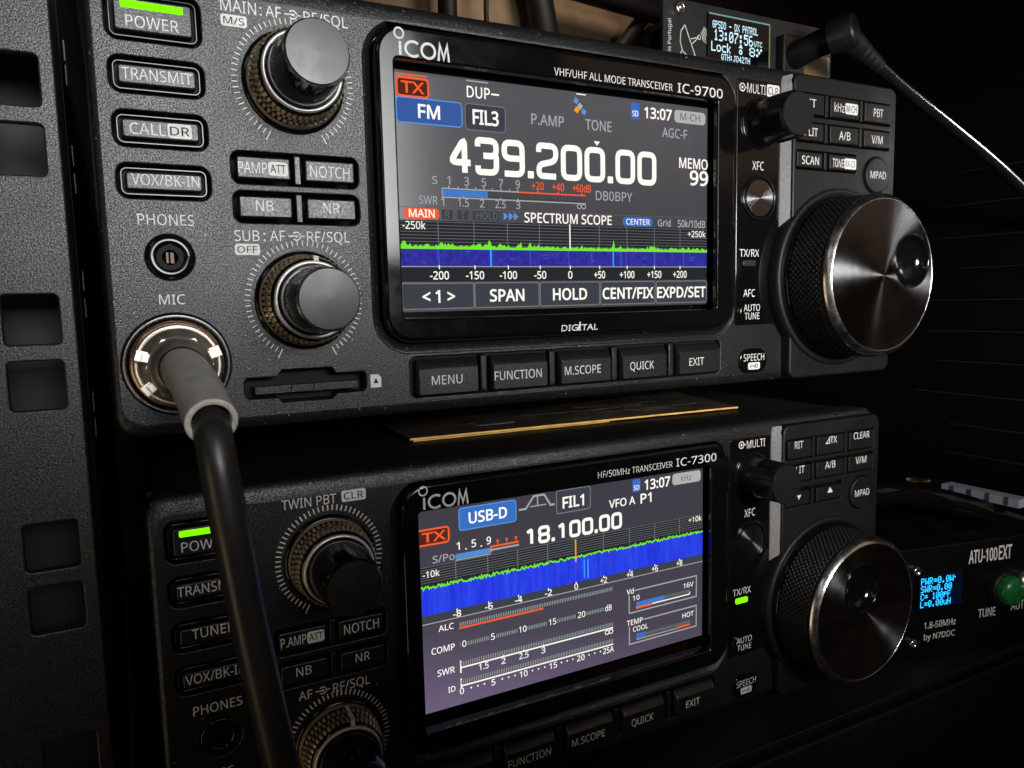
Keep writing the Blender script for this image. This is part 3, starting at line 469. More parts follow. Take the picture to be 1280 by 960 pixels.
def transceiver(kind, label, loc):
    hi = kind == 'upper'
    root = thing('transceiver', label, 'radio', loc, 'stacked radio transceivers')
    # ---- case
    mb = MB(); plate(mb, rr(-108.5, -50.5, 126.5, 41.0, 3), [], 9, 238, .6, DARKP)
    mb.add([(-108.5, 238, -50.5), (126.5, 238, -50.5), (126.5, 238, 41), (-108.5, 238, 41)], [(3, 2, 1, 0)], DARKP)
    mb.build('case_body', B0, root)
    for fu in (-88, 107):
        for fw in (22, 210):
            mb = MB()
            lf = [(circ(fu, fw, 5.5, 32)(0), 0)]
            pts = circ(fu, fw, 5.5, 32)(0); V = [(p[0], p[1], -53.4) for p in pts] + [(p[0], p[1], -50.4) for p in pts]
            mb.add(V, [(k, (k + 1) % 32, 32 + (k + 1) % 32, 32 + k) for k in range(32)], RUBBER, True); mb.add(V[:32], [tuple(reversed(range(32)))], RUBBER)
            mb.build('foot', B0, root)
    # ---- front panel with its openings
    rows = [(26.7, 36.2), (16.7, 23.7), (6.4, 13.4), (-3.6, 3.2)]
    holes = [rr(-107.4, a, -89.6, b, 2.2) for a, b in rows]
    holes += [rr(-85.3, .3, -57.5, 7.0, 1.8), rr(-85.3, -7.8, -57.6, -1.2, 1.8), circ(-98.5, -15.2, 4.7, 40), circ(-98.5, -37, 10.7, 64)]
    holes += [rr(-55.3, -37.4, 58.4, 38.0, 9, 10), rr(-46.7, -48.1, 52.9, -38.4, 1.6)]
    if hi:
        def slot(g):
            return [(-84.6 - g, -45.5 - g), (-78.2, -45.5 - g), (-77.2, -46.7 - g), (-65.8, -46.7 - g), (-64.8, -45.5 - g), (-58.4 + g, -45.5 - g), (-57.7 + g, -44.7),
                    (-57.7 + g, -41.7), (-58.4 + g, -41 + g), (-64.8, -41 + g), (-65.8, -39.6 + g), (-77.2, -39.6 + g), (-78.2, -41 + g), (-84.6 - g, -41 + g), (-85.3 - g, -41.7), (-85.3 - g, -44.7)]
        holes.append(slot)
    mb = MB(); plate(mb, lambda g: rr(-111.0 - g * .8, -51.8 - g * 1.5, 128.6 + g, 42.0 + g * 2.5, 4.5)(), holes, 0, 9.2, 1.7, PLASTIC if hi else PLASTIC, .3)
    # sloping surround that leads down to the display
    loft(mb, [(rr(-55.3, -37.4, 58.4, 38.0, 9, 10)(0), .3), (rr(-54.7, -36.6, 58.3, 37.8, 8.6, 10)(0), .5), (rr(-53.0, -35.2, 58.2, 37.6, 7.4, 10)(0), 2.4)], PLASTIC)
    mb.build('front_panel', B0, root)
    mb = MB(); mb.quad(-110, -51, 128, 41.5, 8.8, RECESS); mb.build('backing_plate', B0, root)
    # ---- panel lettering
    mb = MB(); w = -.02
    text(mb, 'PHONES', -104.1, -8.75, -93.4, -6.6, w, INK)
    for cv in (AFV, SUBV): tick_ring(mb, AFU, cv, 11.9 if hi else 11.75, 13.1, -62, 242, 59, .2 if hi else .3, w)
    if hi:
        text(mb, 'MIC', -101.2, -24.7, -96.2, -22.7, w, INK)
        for pre, d, sym in (('MAIN', 0, ('M', 'S')), ('SUB', -46.45, None)):
            if pre == 'MAIN': text(mb, 'MAIN', -85.5, 34.8, -78.3, 37.2, w, INK)
            else: text(mb, 'SUB', -85.5, -11.65, -80.3, -9.4, w, INK)
            text(mb, ':', -79.45 if pre == 'SUB' else -77.6, 34.9 + d, -79.0 if pre == 'SUB' else -77.2, 37.1 + d, w, INK)
            q = 1.7 if pre == 'MAIN' else 0
            text(mb, 'AF', -78.1 + q, 34.9 + d, -74.8 + q, 37.1 + d, w, INK)
            knob_symbol(mb, -74.1 + q, -70.5 + q, 36.0 + d, w); text(mb, 'RF/SQL', -70.0 + q, 34.85 + d, -60.2 + q, 37.1 + d, w, INK)
            BOXL('M/S' if pre == 'MAIN' else 'OFF', -85.6, 31.85 + d, -80.35, 34.2 + d, .004)(mb, w)
        mb.poly([(-56.7, -44.9), (-54.1, -44.9), (-54.1, -42.6), (-54.8, -41.8), (-56.7, -41.8)], w, INK)
        mb.poly([(-56.0, -43.9), (-54.8, -43.9), (-55.4, -42.6)], w - .02, INKD)
    else:
        text(mb, 'TWIN PBT', -81.9, 35.3, -68.9, 37.6, w, INK); BOXL('CLR', -67.6, 35.2, -61.5, 38.0)(mb, w)
        text(mb, 'AF', -80.4, -11.5, -77.1, -9.3, w, INK); knob_symbol(mb, -76.4, -72.7, -10.3, w); text(mb, 'RF/SQL', -72.0, -11.6, -62.5, -9.3, w, INK)
        text(mb, 'MIC', -101.2, -24.7, -96.2, -22.7, w, INK)
    mb.build('panel_lettering', B0, root)
    # ---- left push buttons
    if hi:
        names = [[L_('POWER', -103.6, 29.1, -93.9, 31.3)], [L_('TRANSMIT', -105.0, 19.25, -92.0, 21.4)],
                 [L_('CALL', -104.3, 8.8, -97.6, 10.95), BOXL('DR', -97.3, 8.5, -92.7, 11.3)], [L_('VOX/BK-IN', -104.7, -1.0, -91.9, 1.15)]]
        nm = ['POWER', 'TRANSMIT', 'CALL DR', 'VOX/BK-IN']
    else:
        names = [[L_('POWER', -104.1, 29.2, -94.0, 31.4)], [L_('TRANSMIT', -105.6, 19.3, -92.3, 21.5)], [L_('TUNER', -103.2, 9.2, -94.0, 11.4)], [L_('VOX/BK-IN', -105.2, -1.1, -92.2, 1.05)]]
        nm = ['POWER', 'TRANSMIT', 'TUNER', 'VOX/BK-IN']
    for (a, b), ls, n_ in zip(rows, names, nm):
        o = small_button(root, 'push_button', -106.7, a + .7, -90.3, b - .7, -.3, ls, 'button marked ' + n_, .7, inset=.95)
        if n_ == 'POWER':
            mb = MB(); plate(mb, rr(-104.4, 32.6, -92.9, 34.0, .3), [], -.5, .6, .15, LEDG); mb.build('indicator_light', B0, o, 'bright green lit bar')
    for (a, b), lr in zip(((.3, 7.0), (-7.8, -1.2)), ((('PAMP' if hi else 'P.AMP', 'ATT'), 'NOTCH'), (('NB',), 'NR'))):
        la = [L_(lr[0][0], -83.9, 2.5, -77.9, 4.8), BOXL('ATT', -77.65, 2.2, -73.5, 5.1)] if len(lr[0]) > 1 else [L_('NB', -80.7, -5.3, -77.0, -3.1)]
        lb = [L_('NOTCH', -68.6, 2.4, -59.6, 4.8)] if lr[1] == 'NOTCH' else [L_('NR', -66.0, -5.3, -62.3, -3.1)]
        small_button(root, 'push_button', -84.5, a + .8, -72.6, b - .7, -.2, la, 'button marked ' + ' '.join(lr[0]), .4, False, inset=.3)
        small_button(root, 'push_button', -70.0, a + .8, -58.2, b - .7, -.2, lb, 'button marked ' + lr[1], .4, False, inset=.3)
        mb = MB(); plate(mb, rr(-72.0, a + .3, -70.6, b - .3, .2), [], .1, 5, .2, KEYS); mb.build('button_divider', B0, root)
    # ---- knobs
    if hi:
        concentric_knob(root, AFU, AFV, None, 140, 0, 'main volume knob, upper one at left'); concentric_knob(root, AFU, SUBV, 84, 265, 0, 'sub volume knob, lower one at left')
    else:
        concentric_knob(root, AFU, AFV, None, None, 1, 'passband knob, upper one at left'); concentric_knob(root, AFU, SUBV, 80, 180, 1, 'volume knob, lower one at left')
    # ---- phone jack and microphone socket
    mb = MB(); lathe(mb, -98.5, -15.2, [(4.6, 3), (4.6, .2), (4.3, -.1), (2.9, -.2), (2.6, .1)], GLOSS, 48, cap=False)
    lathe(mb, -98.5, -15.2, [(1.55, .5), (1.55, 6)], RECESS, 40); face(mb, circ(-98.5, -15.2, 2.65, 40)(0), [circ(-98.5, -15.2, 1.6, 40)(0)], .15, RECESS)
    pj = mb.build('phone_jack', B0, root)
    mb = MB(); box(mb, -99.2, 1.2, -16.3, -98.75, 5, -14.1, JK); box(mb, -98.35, 1.6, -16.3, -97.7, 5, -14.1, JK); mb.build('contact', B0, pj)
    mb = MB(); lathe(mb, -98.5, -37, [(10.6, 4), (10.6, -.6), (10.3, -1.0), (9.9, -.7), (9.4, 1.5), (9.3, 3)], RIM, 72, cap=False)
    lathe(mb, -98.5, -37, [(9.4, 3), (9.3, 2.9)], RECESS, 72); mb.build('microphone_socket', B0, root)
    if hi:
        mb = MB(); mb.quad(-85, -46.5, -58, -39.8, 4.5, RECESS)
        box(mb, -83.2, .8, -44.7, -59.4, 4.4, -43.0, GLOSS); box(mb, -83.0, .5, -44.6, -75.2, 1, -43.1, KEYS); box(mb, -75.0, .6, -44.6, -70.1, 1, -43.1, KEYS); box(mb, -69.9, .5, -44.6, -59.6, 1, -43.1, KEYS)
        mb.build('memory_card_slot', B0, root)
    # ---- display bezel
    mb = MB(); ob = rr(-52.7, -34.9, 57.9, 37.3, 7.0, 10); ap = rr(-48.0, -29.2, 50.5, 29.9, 1.0, 10)
    face(mb, ob(-1.2), [ap(.5)], -.8, GLOSS)
    loft(mb, [(ob(0), 2.6), (ob(0), .4), (ob(-.16), -.2), (ob(-.6), -.64), (ob(-1.2), -.8)], GLOSS)
    loft(mb, [(ap(.5), -.8), (ap(.15), -.65), (ap(0), -.3), (rr(-48.6, -29.0, 53.6, 30.4, .5, 10)(0), WS - .1)], GLOSS)
    mb.quad(-52, -34, 57, 36, WS + .05, GLASS)
    w = -.82; logo(mb, w)
    if hi:
        text(mb, 'VHF/UHF ALL MODE TRANSCEIVER', -4.9, 30.75, 33.8, 32.6, w, INK, -.004); text(mb, 'IC-9700', 35.6, 30.6, 52.4, 33.1, w, INK, .006)
        text(mb, 'DIGITAL', -3.9, -33.65, 7.8, -32.1, w, INK, .012, slant=.12); stroke(mb, [(1.35, -33.6), (2.15, -31.4)], .4, w - .01, INK)
    else:
        text(mb, 'HF/50MHz TRANSCEIVER', 7.15, 31.75, 34.6, 33.6, w, INK, -.004); text(mb, 'IC-7300', 36.0, 31.7, 52.2, 34.1, w, INK, .006)
    mb.build('display_bezel', B0, root)
    # ---- menu buttons
    mid = MB(); mid.quad(-46.6, -48, 52.8, -38.5, 1.2, RECESS)
    mid.build('menu_recess', B0, root)
    spans = [(-45.5, -28.9), (-25.4, -8.7), (-5.1, 11.6), (15.0, 31.2), (35.3, 51.6)]
    mt = [('MENU', -41.9, -33.7), ('FUNCTION', -24.7, -10.9), ('M.SCOPE', -3.7, 7.9), ('QUICK', 17.8, 26.2), ('EXIT', 39.2, 44.8)]
    for (a, b), (s, x0, x1) in zip(spans, mt):
        mb = MB(); q0 = rr(a, -47.7, b, -39.0, .6); q1 = rr(a + .5, -47.3, b - .5, -41.3, .5)
        loft(mb, [(q0(0), 2), (q0(0), -.2), (q0(-.15), -.5), (rr(a + .35, -47.45, b - .35, -41.0, .5)(0), -1.85), (q1(0), -2.0)], KEYS); mb.poly(q1(0), -2.0, KEYS)
        text(mb, s, x0, -45.15, x1, -42.95, -2.02, INK)
        mb.build('menu_button', B0, root, 'button marked ' + s)
    for (a, b), (c, d) in zip(spans, spans[1:]):
        m0 = (b + c) / 2; mb = MB(); plate(mb, rr(m0 - 1.0, -47.6, m0 + .9, -38.6, .4), [], -1.0, 3, .4, KEYS); mb.build('button_divider', B0, root)
    # ---- control column (gloss strip beside the display)
    mb = MB(); plate(mb, rr(58.5, -34.3, 76.5, 37.3, .6), [], -.3, 3, .3, GLOSS)
    w = -.32
    if hi:
        dish_symbol(mb, 60.6, 34.75, 1.05, w); text(mb, 'MULTI', 62.5, 33.45, 70.0, 36.1, w, INK); BOXL('CLR', 70.5, 33.1, 75.8, 36.6)(mb, w)
    else:
        dish_symbol(mb, 63.3, 35.3, 1.05, w); text(mb, 'MULTI', 65.6, 33.95, 73.7, 36.5, w, INK)
    text(mb, 'XFC', 64.9, 11.6, 69.7, 14.1, w, INK); text(mb, 'TX/RX', 60.2, -13.9, 68.2, -11.7, w, INK)
    if hi: text(mb, 'AFC', 61.9, -25.8, 66.7, -23.6, w, INK)
    mb.build('control_column', B0, root)
    mb = MB(); plate(mb, rr(61.4, -16.7, 66.6, -14.9, .5), [], -.7, 0, .2, LEDOFF if hi else LEDG); mb.build('indicator_light', B0, root, 'unlit transmit lamp' if hi else 'green lit transmit lamp')
    mb = MB(); plate(mb, rr(60.0, -34.2, 70.2, -27.1, 3.4, 8), [], -.9, 1, .4, GLOSS); text(mb, 'AUTO', 61.5, -30.1, 68.3, -28.1, -.92, INK); text(mb, 'TUNE', 61.9, -32.6, 68.1, -30.6, -.92, INK)
    mb.build('round_button', B0, root, 'round button marked AUTO TUNE')
    mb = MB(); plate(mb, rr(60.3, -49.0, 71.9, -41.4, 3.7, 8), [], -.7, 1, .4, GLOSS); text(mb, 'SPEECH', 61.9, -45.2, 70.6, -43.1, -.72, INK)
    pill(mb, 63.8, -47.9, 68.8, -45.7, .6, -.72, INK); stroke(mb, arc(67.2, -46.8, .55, .5, 0, 360, 12)[:-1], .25, -.74, INKD, True); stroke(mb, [(66.6, -46.8), (64.7, -46.8), (64.7, -47.3)], .25, -.74, INKD)
    mb.build('round_button', B0, root, 'oval button marked SPEECH with a key symbol')
    mb = MB(); lathe(mb, 67.8, 3.4, [(6.9, 0), (6.9, -.5), (6.6, -.75), (6.1, -.7), (5.8, .1)], GLOSS, 64, cap=False)
    xb = mb.build('round_button', B0, root, 'round metal faced button marked XFC')
    mb = MB(); lathe(mb, 67.8, 3.4, [(5.6, .3), (5.6, -.6), (5.45, -.75)], GLOSS, 96, cap=False); face(mb, circ(67.8, 3.4, 5.45, 96)(0), [], -.75, XBRUSH); mb.build('button_face', B0, xb)
    # multi knob
    mu, mv = 68.1, 24.9
    mb = MB(); lathe(mb, mu, mv, [(7.7, 0), (7.7, -.6), (7.3, -.9), (6.9, -.6)], GLOSS, 64, cap=False)
    lathe(mb, mu, mv, [(6.75, 0), (6.6, -1.6), (6.45, -6.2)], KNOBM, 96, cap=False)
    def mrib(k_, i, r): return r + (.5 if k_ % 2 and i in (1, 2) and (k_ // 15) % 2 == 0 else 0)
    lathe(mb, mu, mv, [(6.45, -6.2), (6.4, -6.6), (6.25, -13.8), (6.2, -14.3)], KNOBM, 120, smooth=False, cap=False, rad=mrib)
    lathe(mb, mu, mv, [(6.25, -14.3), (6.15, -14.8), (5.9, -15.0)], DARKP, 64, cap=False); face(mb, circ(mu, mv, 5.9, 64)(0), [], -15.0, DARKP)
    mb.build('selector_knob', B0, root)
    # ---- raised keypad block
    KW = -3.5
    mb = MB(); kp = rr(78.6, -51.4, 126.4, 40.2, 3.0, 8)
    kh = [rr(79.8, 27.9, 127.0 - 3.6, 34.9, .8), rr(79.8, 20.2, 123.4, 26.4, .8), rr(79.9, 12.2, 107.4, 18.0, .8), circ(117.0, 12.2, 6.1, 40)]
    if not hi: kh = [rr(79.8, 28.6, 123.4, 35.6, .8), rr(79.8, 20.9, 123.4, 27.5, .8), rr(79.9, 12.9, 107.4, 19.2, .8), circ(117.0, 13.6, 6.1, 40)]
    plate(mb, kp, kh, KW, 3, .65, DARKP, .2); mb.quad(79, 5, 124, 37, KW + 2.6, RECESS)
    mb.build('keypad_block', B0, root)
    mb = MB(); mb.add([(76.7, -.2, -30), (78.7, KW + .6, -30), (78.7, KW + .6, 37.0), (76.7, -.2, 37.3)], [(0, 1, 2, 3)], STRIP)
    mb.add([(76.7, -.2, 37.3), (78.7, KW + .6, 37.0), (79.6, KW + 1.6, 40.2), (77.2, .6, 39.6)], [(0, 1, 2, 3)], STRIP)
    mb.add([(76.4, 1.5, -30), (76.7, -.2, -30), (76.7, -.2, 37.3), (76.4, 1.5, 37.3)], [(0, 1, 2, 3)], STRIP); mb.build('step_trim', B0, root)
    dv = 0 if hi else .75
    cols = [(80.3, 91.2), (94.0, 107.3), (110.0, 122.7)]
    ks = [(28.4, 34.4), (20.7, 25.9)]
    if hi: g = [[[L_('RIT', 82.0, 30.5, 87.5, 32.9)], [L_('kHz', 95.6, 30.2, 100.2, 32.8), BOXL('M-CH', 100.6, 29.9, 106.5, 33.2)], [L_('PBT', 114.2, 30.3, 118.8, 32.8)]],
                [[L_('SPLIT', 80.9, 22.1, 88.4, 24.5)], [L_('A/B', 98.1, 22.0, 103.3, 24.5)], [L_('V/M', 113.5, 22.0, 118.9, 24.5)]]]
    else: g = [[[L_('RIT', 83.2, 32.5, 87.1, 34.9)], [L_('TX', 100.2, 32.6, 103.5, 34.9), lambda mb, w: stroke(mb, [(98.2, 32.7), (99.9, 34.6), (99.9, 32.7)], .3, w, INK, True)], [L_('CLEAR', 112.0, 32.7, 120.2, 35.0)]],
               [[L_('SPLIT', 80.6, 24.2, 88.0, 26.6)], [L_('A/B', 98.0, 24.2, 103.0, 26.6)], [L_('V/M', 113.3, 24.0, 118.9, 26.4)]]]
    kn = [['RIT', 'kHz M-CH', 'PBT'], ['SPLIT', 'A/B', 'V/M']] if hi else [['RIT', 'TX', 'CLEAR'], ['SPLIT', 'A/B', 'V/M']]
    for (a, b), row, nr in zip(ks, g, kn):
        for (c, d), ls, n_ in zip(cols, row, nr):
            x = 1.3 if not hi and b > 30 else (2.0 if not hi else 0)
            small_button(root, 'keypad_button', c - .3, a + dv - .2, d + .2, b + dv + .3, -4.2, ls, 'button marked ' + n_, .5, False, m=DARKP, inset=.25)
        for m0 in (92.6, 108.65):
            mb = MB(); plate(mb, rr(m0 - .7, a + dv - .3, m0 + .6, b + dv + .3, .2), [], -4.0, -1, .2, DARKP); mb.build('button_divider', B0, root)
    if hi: g3 = [[L_('SCAN', 81.7, 13.7, 89.2, 16.1)], [L_('TONE', 95.4, 13.6, 100.5, 16.1), BOXL('RX-CS', 100.8, 13.3, 106.4, 16.5)]]
    else: g3 = [[lambda mb, w: mb.poly([(86.6, 16.9), (84.6, 16.9), (85.6, 15.2)][::-1], w, INK)], [lambda mb, w: mb.poly([(99.3, 15.8), (102.1, 15.8), (100.7, 17.8)], w, INK)]]
    for (c, d), ls, n_ in zip(((79.6, 90.9), (94.0, 106.9)), g3, ('SCAN', 'TONE RX-CS') if hi else ('with a down arrow', 'with an up arrow')):
        small_button(root, 'keypad_button', c - .2, 12.5 + dv, d + .2, 17.6 + dv, -4.2, ls, 'button marked ' + n_, .5, False, m=DARKP, inset=.25)
    mb = MB(); plate(mb, rr(91.8, 12.4 + dv, 93.1, 17.7 + dv, .2), [], -4.0, -1, .2, DARKP); mb.build('button_divider', B0, root)
    pv = 12.2 if hi else 13.6
    mb = MB(); lathe(mb, 117, pv, [(5.8, -1), (5.8, -4.0), (5.6, -4.3), (5.2, -4.35)], DARKP, 48); text(mb, 'MPAD', 113.2, pv - 1.15, 120.8, pv + 1.15, -4.45, INK)
    mb.build('round_button', B0, root, 'round button marked MPAD')
    # ---- tuning dial
    mb = MB(); mb.ws = .918; lathe(mb, DU, DV, [(28.6, 0), (28.6, -3.6), (28.2, -4.6), (27.4, -5.0), (26.6, -4.6), (26.2, -3.8)], DARKP, 128, cap=False)
    lathe(mb, DU, DV, [(26.2, -3.8), (25.7, -4.2), (25.7, -5.6), (25.4, -6.0)], GLOSS, 128, cap=False); dial = mb.build('tuning_dial', B0, root)
    mb = MB(); mb.ws = .918; lathe(mb, DU, DV, [(25.3, -5.2), (25.4, -6.2)], RUBBER, 128, cap=False)
    pyramids(mb, DU, DV, 92, [(25.0 - .015 * i, -6.2 - i * 1.05) for i in range(13)], RUBBER, .42)
    lathe(mb, DU, DV, [(24.9, -18.8), (25.05, -19.4), (25.0, -20.0)], RUBBER, 128, cap=False); mb.build('grip_ring', B0, dial)
    mb = MB(); mb.ws = .918; lathe(mb, DU, DV, [(25.0, -19.9), (24.95, -20.2), (23.35, -21.95), (23.1, -22.05), (22.95, -21.9)], SILVER, 160, cap=False); mb.build('trim_ring', B0, dial)
    hu, hv = (113.2, -16.0) if hi else (97.8, -11.9)
    mb = MB(); mb.ws = .918; face(mb, circ(DU, DV, 23.0, 128)(0), [circ(hu, hv, 8.45, 64)(0)], -21.9, BRUSH); mb.build('dial_face', B0, dial)
    mb = MB(); mb.ws = .918; lathe(mb, hu, hv, [(8.5, -21.7), (8.45, -22.2), (8.1, -22.35), (7.75, -22.1), (7.5, -21.4), (6.4, -19.9), (4.6, -18.9), (2.4, -18.4), (.05, -18.3)], GLOSS, 64); mb.build('finger_dimple', B0, dial)
    return root

# ------------------------------------------------------------------ what the displays show (lit panels)
def ecol(n, rgb, s=1.0): return emat(n, srgb(*rgb), s)
E_W = ecol('display_white', (252, 250, 240), 1.1); E_GR = ecol('display_grey', (165, 170, 172)); E_DG = ecol('display_dim_grey', (96, 98, 100)); E_K = ecol('display_black', (14, 14, 18))
E_RD = ecol('display_dark_red', (84, 40, 30)); E_R = ecol('display_red', (240, 92, 46), 1.1); E_B = ecol('display_blue', (58, 112, 196)); E_FM = ecol('display_key_blue', (58, 92, 158)); E_LB = ecol('display_light_blue', (90, 150, 220))
def fall(name, a, b_, sx, sz):
    m = bpy.data.materials.new(name); m.use_nodes = True; n = m.node_tree.nodes; l = m.node_tree.links; n.clear()
    o = n.new('ShaderNodeOutputMaterial'); em = n.new('ShaderNodeEmission'); tcn = n.new('ShaderNodeTexCoord'); mp = n.new('ShaderNodeMapping'); nz_ = n.new('ShaderNodeTexNoise'); rp_ = n.new('ShaderNodeValToRGB')
    mp.inputs['Scale'].default_value = (sx, 1, sz); nz_.inputs['Scale'].default_value = 1; nz_.inputs['Detail'].default_value = 5; nz_.inputs['Roughness'].default_value = .7
    rp_.color_ramp.elements[0].position = .3; rp_.color_ramp.elements[1].position = .75; rp_.color_ramp.elements[0].color = (*srgb(*a), 1); rp_.color_ramp.elements[1].color = (*srgb(*b_), 1)
    l.new(tcn.outputs['Object'], mp.inputs['Vector']); l.new(mp.outputs[0], nz_.inputs['Vector']); l.new(nz_.outputs['Fac'], rp_.inputs['Fac']); l.new(rp_.outputs['Color'], em.inputs['Color']); l.new(em.outputs[0], o.inputs['Surface'])
    return m
E_WF = fall('waterfall_blue', (38, 34, 128), (62, 62, 180), 700, 500); E_WB = fall('waterfall_bright_blue', (30, 44, 214), (52, 80, 245), 420, 60); E_WS = ecol('waterfall_streak', (60, 80, 190)); E_CY = ecol('waterfall_cyan', (60, 170, 255))
E_G = ecol('trace_green', (120, 235, 50)); E_KEY = ecol('display_key_grey', (62, 66, 72)); E_KE = ecol('display_key_edge', (112, 118, 122)); E_PL = ecol('display_pale', (176, 180, 178)); E_OR = ecol('display_orange', (250, 160, 40))
E_SB = ecol('display_scope_black', (40, 42, 46)); E_GL = ecol('display_grid_line', (112, 116, 116)); E_DK = ecol('display_dark_bar', (44, 40, 42))
def backlight(name, c0, c1, c2, axis_lo, axis_hi, slant=0.0):
    """an LCD's own backlight leaking unevenly through its dark picture"""
    m = bpy.data.materials.new(name); m.use_nodes = True; n = m.node_tree.nodes; l = m.node_tree.links
    b = n['Principled BSDF']; b.inputs['Base Color'].default_value = (.002, .002, .002, 1); b.inputs['Roughness'].default_value = .18; b.inputs['Specular IOR Level'].default_value = .3
    tcn = n.new('ShaderNodeTexCoord'); sx = n.new('ShaderNodeSeparateXYZ'); mr = n.new('ShaderNodeMapRange')
    rp_ = n.new('ShaderNodeValToRGB'); nz_ = n.new('ShaderNodeTexNoise'); nz_.inputs['Scale'].default_value = 30; mx = n.new('ShaderNodeMath'); mx.operation = 'MULTIPLY_ADD'
    sl = n.new('ShaderNodeMath'); sl.operation = 'MULTIPLY_ADD'; sl.inputs[1].default_value = slant
    l.new(tcn.outputs['Object'], sx.inputs[0]); l.new(sx.outputs['X'], sl.inputs[0]); l.new(sx.outputs['Z'], sl.inputs[2]); l.new(sl.outputs[0], mr.inputs['Value'])
    mr.inputs['From Min'].default_value = axis_lo; mr.inputs['From Max'].default_value = axis_hi
    l.new(tcn.outputs['Object'], nz_.inputs['Vector']); l.new(nz_.outputs['Fac'], mx.inputs[0]); mx.inputs[1].default_value = .16; l.new(mr.outputs['Result'], mx.inputs[2])
    rp_.color_ramp.elements[0].color = (*srgb(*c0), 1); rp_.color_ramp.elements[1].color = (*srgb(*c2), 1); e_ = rp_.color_ramp.elements.new(.5); e_.color = (*srgb(*c1), 1)
    l.new(mx.outputs[0], rp_.inputs['Fac']); l.new(rp_.outputs['Color'], b.inputs['Emission Color']); b.inputs['Emission Strength'].default_value = 1
    return m
ZB = (0 - B0[2]) * VS * MM
BACK_U = backlight('display_backlight_upper', (70, 66, 68), (72, 70, 74), (84, 82, 86), ZB - .028, ZB + .030)
BACK_L = backlight('display_backlight_lower', (120, 104, 138), (74, 69, 82), (64, 61, 70), ZB - .046, ZB + .026, .22)

def dig(mb, ch, u, v, wd, ht, th, w, m, f):
    x = lambda a, b: (u + th / 2 + a * (wd - th), v + th / 2 + b * (ht - th))
    S = {'0': ([(0, 0), (1, 0), (1, 1), (0, 1)], True), '1': ([(.15, .8), (.62, 1), (.62, 0)], False), '2': ([(0, .78), (0, 1), (1, 1), (1, .52), (0, .36), (0, 0), (1, 0)], False),
         '4': ([(.74, -.06), (.74, 1), (0, .26), (1.05, .26)], False), '9': ([(0, 0), (1, 0), (1, 1), (0, 1), (0, .5), (1, .5)], False)}
    r = wd * .24
    def draw(pts, closed): stroke(mb, [f(*p) for p in fillet([x(*p) for p in pts], r, closed)], th, w, m, closed)
    if ch in S: draw(*S[ch])
    elif ch == '3': draw([(0, .8), (0, 1), (1, 1), (1, .52), (.3, .52)], False); draw([(.9, .52), (1, .5), (1, 0), (0, 0), (0, .2)], False)
    elif ch == '8': draw([(0, .5), (1, .5), (1, 1), (0, 1)], True); draw([(0, 0), (1, 0), (1, .5), (0, .5)], True)
    elif ch == '.': mb.poly([f(*p) for p in rr(u, v, u + th * 1.15, v + th * 1.15, .2, 2)()], w, m)
def number(mb, s, u0, u1, v0, ht, th, dotw, gap, w, m, f):
    nd = sum(c != '.' for c in s); ndot = len(s) - nd
    wd = ((u1 - u0) - ndot * dotw - gap * (len(s) - 1)) / nd; x = u0
    for c in s:
        ww = dotw if c == '.' else wd
        dig(mb, c, x + (dotw - th * 1.15) / 2 if c == '.' else x, v0, ww, ht, th, w, m, f); x += ww + gap

def screen_base(root, f, T, Bm, mtl):
    mb = MB(); a = f(-48.8, T); b = f(48.4, Bm)
    n = 1
    mb.add([(a[0], WS, b[1]), (b[0], WS, b[1]), (b[0], WS, a[1]), (a[0], WS, a[1])], [(0, 1, 2, 3)], mtl)
    return mb.build('display_screen', B0, root)
W1, W2, W3 = WS - .05, WS - .09, WS - .13

